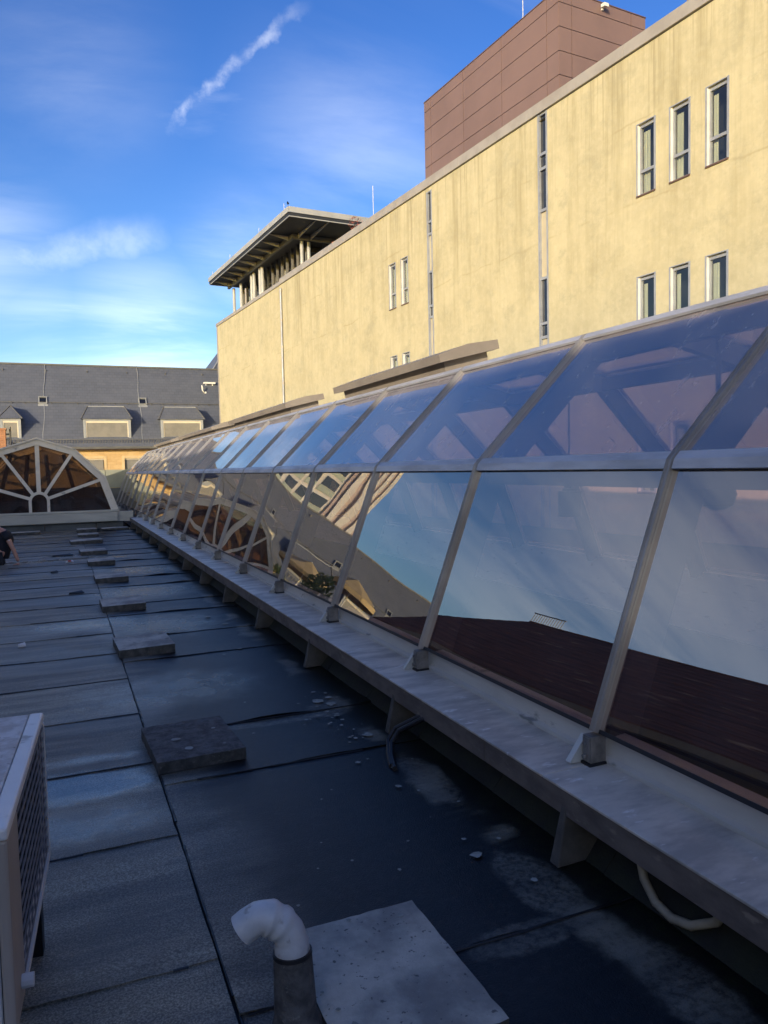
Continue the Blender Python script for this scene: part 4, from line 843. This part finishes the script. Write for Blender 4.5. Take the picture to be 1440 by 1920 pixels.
def slab(lb, x0, x1, y0, y1, h, m, rz=0.0, grp=None, tilt=0.0, seed=0):
    cx_, cy_ = (x0 + x1) / 2, (y0 + y1) / 2; t = thing('paving_slab', lb, 'paving slab', (cx_, cy_, 0.006), False, grp)
    rg = random.Random(seed); nx, ny = 14, 14; bb = B(); hx, hy = (x1 - x0) / 2, (y1 - y0) / 2
    top = []
    for j in range(ny + 1):
        for i in range(nx + 1):
            u, v = 2 * i / nx - 1, 2 * j / ny - 1; edge = max(abs(u), abs(v)); e2 = 1.0 if edge > 0.999 else 0
            jit = 0.003 * N3(u * 5 + seed, v * 5, 2) * (1 + e2)
            x = cx_ + u * hx + jit * (1 if abs(u) > .99 else 0.3); y = cy_ + v * hy + 0.004 * N3(u * 5, v * 5 + seed, 7) * (1 if abs(v) > .99 else .3)
            z = h + 0.0022 * N3(u * 4, v * 4, seed) - (0.005 + 0.004 * abs(N3(u * 9, v * 9, seed))) * e2 + tilt * u * hx
            top.append((x, y, z))
    bb.v = top[:]
    for j in range(ny):
        for i in range(nx): a = j * (nx + 1) + i; bb.f.append((a, a + 1, a + nx + 2, a + nx + 1))
    ring = [i for i in range(nx + 1)] + [j * (nx + 1) + nx for j in range(1, ny + 1)] + [ny * (nx + 1) + i for i in range(nx - 1, -1, -1)] + [j * (nx + 1) for j in range(ny - 1, 0, -1)]
    k = len(bb.v)
    for q in ring: x, y, z = top[q]; bb.v.append((x + 0.003 * N3(x * 30, y * 30, 4), y + 0.003 * N3(x * 30, y * 30, 8), 0.004))
    for q in range(len(ring)): p, r2 = ring[q], ring[(q + 1) % len(ring)]; bb.f.append((k + q, k + (q + 1) % len(ring), r2, p))
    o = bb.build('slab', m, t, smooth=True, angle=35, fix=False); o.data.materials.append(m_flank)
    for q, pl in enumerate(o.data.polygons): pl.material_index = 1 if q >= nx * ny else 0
    if rz: t.rotation_euler.z = rz
    return t
G_ = 'concrete slabs laid in a row along the felt seam'
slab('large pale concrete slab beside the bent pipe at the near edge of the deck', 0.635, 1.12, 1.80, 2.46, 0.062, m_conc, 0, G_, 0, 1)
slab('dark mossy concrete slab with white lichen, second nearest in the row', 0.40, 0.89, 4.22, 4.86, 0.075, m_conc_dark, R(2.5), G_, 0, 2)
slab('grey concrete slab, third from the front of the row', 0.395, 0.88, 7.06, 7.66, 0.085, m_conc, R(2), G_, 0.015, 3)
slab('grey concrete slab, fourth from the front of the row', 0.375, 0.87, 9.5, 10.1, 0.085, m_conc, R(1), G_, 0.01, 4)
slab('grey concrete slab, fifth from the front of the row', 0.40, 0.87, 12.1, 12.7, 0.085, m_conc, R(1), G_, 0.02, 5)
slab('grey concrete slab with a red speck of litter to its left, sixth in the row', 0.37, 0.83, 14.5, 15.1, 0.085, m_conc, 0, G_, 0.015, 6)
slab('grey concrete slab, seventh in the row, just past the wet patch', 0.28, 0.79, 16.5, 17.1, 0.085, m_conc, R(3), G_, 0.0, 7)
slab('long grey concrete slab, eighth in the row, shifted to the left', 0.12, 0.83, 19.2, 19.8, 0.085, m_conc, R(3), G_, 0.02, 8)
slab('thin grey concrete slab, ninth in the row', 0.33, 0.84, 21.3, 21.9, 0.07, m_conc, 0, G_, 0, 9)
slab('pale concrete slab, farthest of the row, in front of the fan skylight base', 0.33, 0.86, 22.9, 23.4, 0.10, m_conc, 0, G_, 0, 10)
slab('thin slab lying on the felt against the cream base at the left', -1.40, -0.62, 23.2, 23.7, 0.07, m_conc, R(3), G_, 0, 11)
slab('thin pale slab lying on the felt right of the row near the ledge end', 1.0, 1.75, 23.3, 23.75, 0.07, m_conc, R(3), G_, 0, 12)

# lichen and droppings
bb = B(); rg = random.Random(21)
def spot(x, y, z, r):
    ring = [(x + r * rg.uniform(0.6, 1.15) * math.cos(2 * math.pi * j / 9), y + r * rg.uniform(0.6, 1.15) * math.sin(2 * math.pi * j / 9), z) for j in range(9)]
    c = len(bb.v); bb.v += ring + [(x, y, z + 0.001)]
    for j in range(9): bb.f.append((c + j, c + (j + 1) % 9, c + 9))
for x, y, r in ((1.65, 2.45, .022), (1.54, 2.72, .034), (1.56, 2.86, .015), (1.70, 2.80, .014), (1.67, 4.27, .045), (1.33, 2.95, .01), (1.20, 2.75, .012), (1.62, 4.6, .02), (1.58, 4.5, .02), (1.66, 4.95, .05), (1.60, 5.05, .06), (1.70, 5.1, .04), (1.5, 4.75, .02), (1.27, 6.73, .02), (1.45, 6.9, .03), (1.55, 8.1, .06), (1.62, 8.3, .04), (1.45, 8.6, .05), (1.2, 3.6, .008), (0.98, 3.1, .008), (1.6, 3.4, .012), (1.52, 3.9, .01), (-0.1, 8.4, .02), (0.2, 10.5, .02), (1.05, 2.9, .01), (1.72, 3.2, .01), (0.62, 2.62, .011), (0.75, 2.68, .010), (0.9, 2.9, .009)): spot(x, y, 0.012, r * .8)
for k in range(40): spot(rg.uniform(0.9, 1.9), rg.uniform(2.2, 14), 0.011, rg.uniform(0.004, 0.012))
for k in range(26): spot(1.6 + rg.gauss(0, .09), 4.6 + rg.gauss(0, .35), 0.011, rg.uniform(0.006, 0.02))
for x, y, r in ((0.70, 1.95, .016), (0.68, 2.03, .008), (0.79, 1.83, .019), (0.86, 2.43, .011), (1.04, 2.38, .012), (0.93, 2.40, .006), (1.06, 1.90, .006), (0.66, 2.12, .007)): spot(x, y, 0.066, r)
for x, y, r in ((0.55, 4.52, .030), (0.60, 4.34, .028), (0.79, 4.62, .015), (0.80, 4.33, .010)): spot(x, y, 0.080, r)
for x, y, r in ((0.82, 7.55, .025), (0.85, 7.3, .03), (0.55, 7.25, .02), (0.5, 7.5, .015), (0.6, 9.9, .02), (0.5, 10.0, .02)): spot(x, y, 0.0935, r * .8)
tag(bb.build('lichen', m_lichen, fix=False), 'pale lichen spots and droppings scattered over the felt and slabs', None, None, 'stuff')

# bent vent pipe
m_pvc = pmat('grey_pvc', (0.60, 0.61, 0.60), (0.48, 0.49, 0.48), 9, 0.35, 0.5, c3=(0.33, 0.32, 0.29), s3=22)
m_sleeve = pmat('bitumen_sleeve', (0.05, 0.048, 0.045), (0.12, 0.115, 0.105), 18, 0.75, bump=0.9, bscale=45, c3=(0.19, 0.18, 0.155), s3=40)
vp = thing('vent_pipe', 'grey plastic pipe bend on a dark felt sleeve at the near edge of the deck', 'pipe', (0.56, 2.07, 0.0))
bb = B(); bb.tube([(0.562, 2.05, 0.0), (0.562, 2.055, 0.02), (0.560, 2.06, 0.08), (0.558, 2.07, 0.245)], 0.06, 24, radii=[0.13, 0.082, 0.062, 0.056]); bb.build('sleeve', m_sleeve, vp, smooth=True)
B().tube([(0.558, 2.07, 0.243), (0.558, 2.071, 0.254)], 0.0575, 24).build('seal_ring', m_gasket, vp, smooth=True)
cen = [(0.558, 2.072, 0.250), (0.557, 2.073, 0.285), (0.549, 2.076, 0.312), (0.531, 2.081, 0.335), (0.510, 2.086, 0.352), (0.488, 2.091, 0.362), (0.466, 2.096, 0.361), (0.440, 2.101, 0.348), (0.418, 2.105, 0.332)]
sm = []
for i in range(len(cen) - 1):
    for k in range(3): sm.append(Vector(cen[i]).lerp(Vector(cen[i + 1]), k / 3))
sm.append(Vector(cen[-1]))
rad = [0.047 + (0.0045 if i in (9, 10, 13, 14) else 0) + (0.004 if i < 3 else 0) - (0.001 if i > 14 else 0) for i in range(len(sm))]
bb = B(); bb.tube(sm, 0.054, 28, False, rad); k = len(sm)
inn = [sm[-1], sm[-3], sm[-7], sm[-12]]; bb.tube(inn, 0.042, 28, False)
a0, a1 = (k - 1) * 28, k * 28
for j in range(28): bb.f.append((a0 + j, a0 + (j + 1) % 28, a1 + (j + 1) % 28, a1 + j))
bb.build('elbow', m_pvc, vp, smooth=True, fix=False, angle=60)

# air conditioner outdoor unit
m_acw = pmat('ac_white', (0.72, 0.72, 0.70), (0.62, 0.62, 0.60), 2, 0.4, 0.5, c3=(0.36, 0.34, 0.31), s3=8)
m_acs = pmat('ac_side', (0.42, 0.37, 0.32), (0.34, 0.30, 0.255), 3, 0.5, stretch=(1, 1, .3))
m_actop = pmat('ac_dirty_top', (0.42, 0.39, 0.36), (0.62, 0.61, 0.59), 14, 0.6, bump=0.6, bscale=40, c3=(0.15, 0.13, 0.115), s3=24)
ac = thing('air_conditioner', 'weathered white outdoor air conditioner with dirty top at the left edge', 'air conditioner', (-0.45, 2.5, 0.0))
AX, AY0, AY1, AZ0, AZ1 = -0.135, 2.02, 2.96, 0.27, 0.80
B().box(AX - 0.8, AX - 0.03, AY0, AY0 + 0.02, AZ0, AZ1 - 0.03).build('front_panel', m_acw, ac, bevel=0.015)
B().box(AX - 0.029, AX, AY0 + 0.004, AY0 + 0.19, AZ0 + 0.005, AZ1 - 0.03).build('side_panel', m_acs, ac, bevel=0.008)
B().box(AX - 0.8, AX - 0.03, AY0 + 0.021, AY1, AZ0 + 0.005, AZ1 - 0.03).build('casing', m_dark, ac)
B().box(AX - 0.82, AX - 0.045, AY0 - 0.006, AY1 + 0.006, AZ1 - 0.03, AZ1).build('top_plate', m_actop, ac, bevel=0.008)
B().box(AX - 0.044, AX + 0.002, AY0 - 0.002, AY1 + 0.002, AZ1 - 0.030, AZ1 + 0.003).build('top_edge', m_acw, ac, bevel=0.008)
B().box(AX - 0.028, AX + 0.002, AY1 - 0.03, AY1, AZ0 + 0.005, AZ1 - 0.033).build('corner_post', m_acw, ac)
B().box(AX - 0.028, AX + 0.002, AY0 + 0.191, AY1 - 0.031, AZ0 + 0.005, AZ0 + 0.03).build('bottom_rail', m_acw, ac)
bb = B()
for k in range(60): y = AY0 + 0.195 + k * 0.0121; bb.box(AX - 0.027, AX - 0.022, y, y + 0.003, AZ0 + 0.03, AZ1 - 0.034)
o = bb.build('cooling_fin', m_lampblack, ac); o['kind'] = 'stuff'
bb = B()
for k in range(13): z = AZ0 + 0.05 + k * 0.036; bb.box(AX - 0.004, AX, AY0 + 0.192, AY1 - 0.03, z, z + 0.005)
for k in range(10): y = AY0 + 0.21 + k * 0.075; bb.box(AX - 0.008, AX - 0.004, y, y + 0.004, AZ0 + 0.03, AZ1 - 0.034)
o = bb.build('guard_grille', pmat('grille_wire', (0.20, 0.20, 0.21), rough=0.5), ac)
for y in (2.12, 2.80):
    B().box(AX - 0.75, AX - 0.02, y, y + 0.06, 0.0, AZ0).build('foot', m_lampblack, ac)
B().tube([(AX + 0.001, 2.13, 0.345), (AX + 0.03, 2.13, 0.345)], 0.018, 10).build('valve', m_acw, ac)
ac.rotation_euler.z = R(-3.7); ac.location.x += 0.008
B().tube([(AX - 0.18, AY0 - 0.004, 0.31), (AX - 0.18, AY0 + 0.001, 0.31)], 0.007, 8).build('screw', m_lampblack, ac)

# cables and hose under the ledge
c = B()
for o_ in (0.0, 0.045): c.tube([(1.92, 3.72 + o_, 0.26), (1.84, 3.86 + o_, 0.20), (1.75, 3.98 + o_, 0.11), (1.70, 3.97 + o_, 0.05), (1.65, 3.86 + o_ * .8, 0.02), (1.60, 3.70 + o_, 0.012)], 0.016, 8)
tag(c.build('cable', m_gasket, smooth=True), 'pair of black cables looping from under the ledge to the felt', 'cable')
m_hose = pmat('beige_hose', (0.30, 0.27, 0.20), (0.22, 0.20, 0.15), 10, 0.6)
c = B(); c.tube([(1.98, 2.24, 0.26), (1.95, 2.20, 0.18), (1.93, 2.15, 0.10), (1.92, 2.08, 0.05), (1.92, 2.0, 0.035), (1.93, 1.92, 0.05), (1.96, 1.84, 0.10), (1.99, 1.80, 0.2)], 0.017, 10)
tag(c.build('hose', m_hose, smooth=True), 'beige drain hose sagging in a loop under the near end of the ledge', 'hose')
# litter
m_red = pmat('red_paper', (0.5, 0.08, 0.06), rough=0.7)
def litter(nm, lb, x, y, sx_, sy_, m, cat='litter', m2=None):
    t = thing(nm, lb, cat, (x, y, 0.012)); bb = B(); rg = random.Random(int(x * 100 + y * 10))
    pts = [(x + rg.uniform(-sx_, sx_), y + rg.uniform(-sy_, sy_)) for _ in range(2)]
    bb.hexa([(x - sx_, y - sy_, .012), (x + sx_, y - sy_ * .6, .012), (x + sx_ * .8, y + sy_, .014), (x - sx_ * .9, y + sy_ * .7, .012), (x - sx_ * .9, y - sy_ * .9, .035), (x + sx_, y - sy_ * .5, .024), (x + sx_ * .7, y + sy_ * .9, .045), (x - sx_ * .9, y + sy_ * .6, .030)]); bb.build('wrapper', m, t)
    if m2: B().box(x - sx_ * .4, x + sx_ * .4, y - sy_ * 1.02, y - sy_ * .3, .03, .048).build('print', m2, t)
litter('litter', 'crumpled white and red wrapper lying left of the slab row', 0.07, 15.3, 0.07, 0.07, m_white, 'litter', m_red)
litter('litter', 'thin dark scrap of felt lying left of the fourth slab', 0.12, 11.2, 0.10, 0.05, m_gasket)
litter('litter', 'small dark scrap on the pale felt left of the sixth slab', -0.18, 13.8, 0.06, 0.05, m_gasket)
litter('litter', 'flat dark scrap lying beside the wet patch beyond the wrapper', -0.05, 16.6, 0.20, 0.08, m_gasket)
litter('litter', 'tiny white paper scrap on the felt in the left foreground', -0.42, 8.0, 0.035, 0.03, m_white)

# ------------------------------------------------------------------ person sitting on the felt at the left edge
PDX = 0.11
m_skin = pmat('skin', (0.50, 0.27, 0.19), (0.44, 0.22, 0.15), 8, 0.5)
m_black = pmat('black_cotton', (0.008, 0.009, 0.013), (0.014, 0.015, 0.02), 12, 0.85)
m_trouser = pmat('dark_trousers', (0.02, 0.022, 0.03), (0.03, 0.03, 0.036), 12, 0.85)
m_hair = pmat('brown_hair', (0.06, 0.03, 0.018), (0.035, 0.018, 0.01), 30, 0.6)
def skin_obj(name, pts, edges, radii, m, parent, root, lev=2):
    o0 = Vector(ORIG[parent.name]); me = bpy.data.meshes.new(name); me.from_pydata([tuple(Vector(p) - o0) for p in pts], edges, []); me.materials.append(m)
    o = bpy.data.objects.new(name, me); C.objects.link(o); o.parent = parent; ORIG[o.name] = tuple(o0)
    sk = o.modifiers.new('skin', 'SKIN'); sk.use_smooth_shade = True
    for v, r_ in zip(me.skin_vertices[0].data, radii): v.radius = (r_, r_) if isinstance(r_, (int, float)) else r_; v.use_root = False
    me.skin_vertices[0].data[root].use_root = True
    sb = o.modifiers.new('sub', 'SUBSURF'); sb.levels = lev; sb.render_levels = lev
    return o
pe = thing('person', 'person in a black T-shirt sitting on the felt, leaning back on one arm', 'person', (-1.25, 15.75, 0.0)); pe.location.x += PDX
P_ = [(-1.22, 15.75, .13), (-1.17, 15.75, .30), (-1.12, 15.75, .47), (-1.12, 15.75, .57), (-1.22, 15.75, .65), (-1.33, 15.75, .73), (-1.39, 15.75, .80),
      (-1.10, 15.58, .55), (-1.00, 15.50, .33), (-0.91, 15.47, .06),
      (-1.12, 15.93, .55), (-1.28, 16.02, .36), (-1.48, 15.95, .40),
      (-1.28, 15.64, .11), (-1.66, 15.60, .43), (-1.90, 15.58, .07), (-2.08, 15.58, .045),
      (-1.28, 15.86, .11), (-1.70, 15.90, .40), (-1.94, 15.92, .07), (-2.12, 15.92, .045)]
E_ = [(0, 1), (1, 2), (2, 3), (3, 4), (4, 5), (5, 6), (3, 7), (7, 8), (8, 9), (3, 10), (10, 11), (11, 12), (0, 13), (13, 14), (14, 15), (15, 16), (0, 17), (17, 18), (18, 19), (19, 20)]
r_ = [.13, .125, .135, .08, .052, .085, .075, .055, .04, .030, .055, .04, .03, .085, .06, .042, .035, .085, .06, .042, .035]
body = skin_obj('body', P_, E_, r_, m_skin, pe, 0)
skin_obj('shirt', [(-1.22, 15.75, .12), (-1.17, 15.75, .30), (-1.12, 15.75, .47), (-1.12, 15.75, .585), (-1.10, 15.57, .56), (-1.055, 15.53, .44), (-1.12, 15.94, .56), (-1.21, 15.99, .45)], [(0, 1), (1, 2), (2, 3), (3, 4), (4, 5), (3, 6), (6, 7)], [.16, .15, .16, .085, .082, .066, .082, .066], m_black, pe, 1)
skin_obj('trousers', [P_[0], P_[13], P_[14], (-1.88, 15.58, .12), P_[17], P_[18], (-1.92, 15.92, .12)], [(0, 1), (1, 2), (2, 3), (0, 4), (4, 5), (5, 6)], [.145, .105, .078, .06, .105, .078, .06], m_trouser, pe, 0)
skin_obj('hair', [(-1.27, 15.75, .77), (-1.33, 15.75, .83), (-1.41, 15.75, .86)], [(0, 1), (1, 2)], [.085, .095, .075], m_hair, pe, 0)
for dy, l in ((-0.030, .055), (-0.012, .066), (0.008, .062), (0.026, .05)):
    skin_obj('finger', [(-0.905, 15.47 + dy * .8, .035), (-0.94, 15.455 + dy, .022), (-0.94 - l, 15.44 + dy * 1.3, .012)], [(0, 1), (1, 2)], [.012, .010, .008], m_skin, body, 0, 1)
skin_obj('thumb', [(-0.905, 15.44, .04), (-0.90, 15.41, .025), (-0.92, 15.38, .014)], [(0, 1), (1, 2)], [.013, .011, .009], m_skin, body, 0, 1)
B().box(-1.06, -1.04, 15.475, 15.480, .455, .475).build('sleeve_badge', m_white, pe)

# ------------------------------------------------------------------ left side, mostly met in the mirror of the glass
m_tile = pmat('brown_roof_tile', (0.125, 0.047, 0.030), (0.065, 0.026, 0.018), 2.6, 0.85, stretch=(3, .35, 3), spec=0.15, lo=0.40, hi=0.60, c3=(0.32, 0.22, 0.15), s3=1.7, bump=0.4, bscale=20)
m_ochre = pmat('ochre_wall', (0.34, 0.24, 0.10), (0.28, 0.20, 0.08), 1.5, 0.85)
bh = thing('brown_roof_house', 'house with a dark brown tiled roof standing along the left side of the deck', 'house', (-8.7, 5, -6))
B().box(-12.6, -4.75, -24, 19.6, -8.9, 2.0).build('wall', m_ochre, bh)
RE, RZ0 = -4.35, 2.12
def rz(y): return 5.0 + max(0.0, (8 - y)) * 0.030
NC = 15
for k in range(NC):
    t0, t1 = k / NC, (k + 1) / NC
    bb = B(); seg = 16
    for s in range(seg):
        ya, yb2 = -24.4 + 44.4 * s / seg, -24.4 + 44.4 * (s + 1) / seg
        def q(t, y, up): return (RE + (-8.7 - RE) * t, y, RZ0 + (rz(y) - RZ0) * t + up)
        bb.hexa([q(t0, ya, -0.06), q(t0, yb2, -0.06), q(t1, yb2, -0.06), q(t1, ya, -0.06), q(t0, ya, 0.024), q(t0, yb2, 0.024), q(t1 + 0.01, yb2, 0.012), q(t1 + 0.01, ya, 0.012)])
    bb.build('tile_course', m_tile, bh)
bb = B()
for s in range(16):
    ya, yb2 = -24.4 + 44.4 * s / 16, -24.4 + 44.4 * (s + 1) / 16
    bb.hexa([(-13, ya, RZ0), (-13, yb2, RZ0), (-8.72, yb2, rz(yb2) - .05), (-8.72, ya, rz(ya) - .05), (-13, ya, RZ0 + .08), (-13, yb2, RZ0 + .08), (-8.70, yb2, rz(yb2) + .06), (-8.70, ya, rz(ya) + .06)])
bb.build('back_slope', m_tile, bh)
B().face((-12.6, 19.58, 2.0), (-4.75, 19.58, 2.0), (-8.7, 19.58, 4.9)).build('gable', m_ochre, bh, fix=False)
B().box(-4.42, -4.28, -24.4, 20.0, 1.98, 2.10).build('gutter', m_steelgrey, bh)
rl = thing('roof_railing', 'small dark railing on the far end of the brown tiled ridge', 'railing', (-8.7, 19.2, 5.0))
bb = B(); [bb.box(-8.71, -8.695, 18.5 + .12 * k, 18.515 + .12 * k, 5.0, 5.32) for k in range(13)]; bb.build('baluster', m_lampblack, rl); B().box(-8.72, -8.69, 18.45, 20.0, 5.321, 5.345).build('handrail', m_lampblack, rl)

terr = tag(B().box(-9.5, -3.2, 21.5, 42, -0.59, 0.8).build('terrace', m_plinth), kind='structure')
m_canvas = pmat('ochre_canvas', (0.46, 0.34, 0.17), (0.38, 0.28, 0.14), 3, 0.85)
def parasol(x, y, r, h, lb):
    t = thing('parasol', lb, 'parasol', (x, y, 0.8), False, 'parasols on the terrace'); z = 0.8
    B().tube([(x, y, z), (x, y, z + h)], 0.03, 8).build('pole', m_white, t); B().box(x - .3, x + .3, y - .3, y + .3, z, z + .08).build('base', m_plinth, t)
    bb = B(); n_ = 8
    for j in range(n_):
        a, b2 = 2 * math.pi * j / n_, 2 * math.pi * (j + 1) / n_; p, q = (x + r * math.cos(a), y + r * math.sin(a)), (x + r * math.cos(b2), y + r * math.sin(b2))
        bb.face((*p, z + h - .55), (*q, z + h - .55), (x, y, z + h)); bb.face((*p, z + h - .72), (*q, z + h - .72), (*q, z + h - .55), (*p, z + h - .55))
    bb.build('canopy', m_canvas, t, fix=False)
parasol(-5.6, 31.5, 1.2, 2.7, 'open ochre parasol farther along the left terrace, mirrored in the glass'); parasol(-6.6, 28.0, 1.2, 2.9, 'open ochre parasol nearer on the left terrace, mirrored in the glass')
def acunit(x, y, lb):
    t = thing('air_conditioner', lb, 'air conditioner', (x, y, 0.8), False, 'condensers on the terrace')
    B().box(x - .18, x + .18, y - .5, y + .5, .88, 1.62).build('casing', m_acw, t, bevel=.02)
    bb = B(); [bb.box(x + .181, x + .195, y - .42, y + .42, .98 + k * .06, 1.0 + k * .06) for k in range(10)]; bb.build('grille', m_steelgrey, t); B().box(x - .15, x + .15, y - .4, y - .3, .8, .88).build('foot', m_lampblack, t); B().box(x - .15, x + .15, y + .3, y + .4, .8, .88).build('foot', m_lampblack, t)
acunit(-3.9, 29.6, 'white condenser unit farther along the terrace edge, mirrored in the glass'); acunit(-3.9, 26.4, 'white condenser unit nearer on the terrace edge, mirrored in the glass')
potted('potted_shrub', 'sunlit green shrub in a pot at the near end of the terrace', -3.7, 23.6, 0.8, 1.5, 0.5, m_green_leaf, False, 420, 0.10, 1.2)
potted('potted_shrub', 'green shrub in a pot between the terrace condensers', -3.8, 28.0, 0.8, 1.2, 0.35, m_green_leaf, False, 260, 0.09, 1.1)
potted('potted_palm', 'spiky green palm in a pot at the far end of the terrace', -3.8, 37.5, 0.8, 2.2, 0.6, m_green_leaf, False, 260, 0.22)

m_tb = pmat('tower_block_render', (0.62, 0.58, 0.54), (0.55, 0.51, 0.47), 0.3, 0.8)
m_tbg = pmat('tower_block_spandrel', (0.36, 0.40, 0.34), (0.30, 0.34, 0.29), 0.4, 0.7)
m_tbp = pmat('tower_block_pink', (0.46, 0.36, 0.33), (0.40, 0.31, 0.29), 0.4, 0.8)
tb = thing('tower_block', 'tall pale apartment tower with striped side far off to the left', 'building', (-20, 104, -9))
B().box(-32, -11, 104, 120, -9, 30).build('wall', m_tb, tb)
for k in range(6): B().box(-32 + k * .95, -31.5 + k * .95, 103.6, 103.99, -9, 30).build('fin', m_tb, tb); B().box(-31.49 + k * .95, -31.06 + k * .95, 103.8, 103.99, -9, 30).build('stripe', m_tbp, tb)
for i in range(5):
    for j in range(11):
        x0 = -26.0 + i * 3.0; z0 = 1 + j * 2.7
        f = B().box(x0, x0 + 2.4, 103.9, 103.99, z0, z0 + 0.8).build('spandrel', m_tbg, tb); B().box(x0 + .1, x0 + 2.3, 103.92, 103.99, z0 + .85, z0 + 2.2).build('window', m_dark_glass, tb)
tag(B().box(SX + 2.1, 16, -16, 33.9, -8.9, 0.1).build('side_roof', m_felt_old), kind='structure')

hb = thing('rear_house', 'plain dark house wall mirrored faintly in the fan skylight panes', 'house', (5, -16, -8.9))
B().box(-12, 16, -22, -15, -8.9, 4.6).build('wall', m_brownin, hb); bb = B(); bb.prism([(-22.4, 4.55), (-14.6, 4.55), (-18.5, 6.2)], -12.3, 16.3, 'x'); bb.build('roof', m_tile, hb)
for k in range(5): B().box(-2 + k * 3.2, -0.8 + k * 3.2, -15.001, -14.93, 1.6, 3.4).build('window', m_dark_glass, hb)
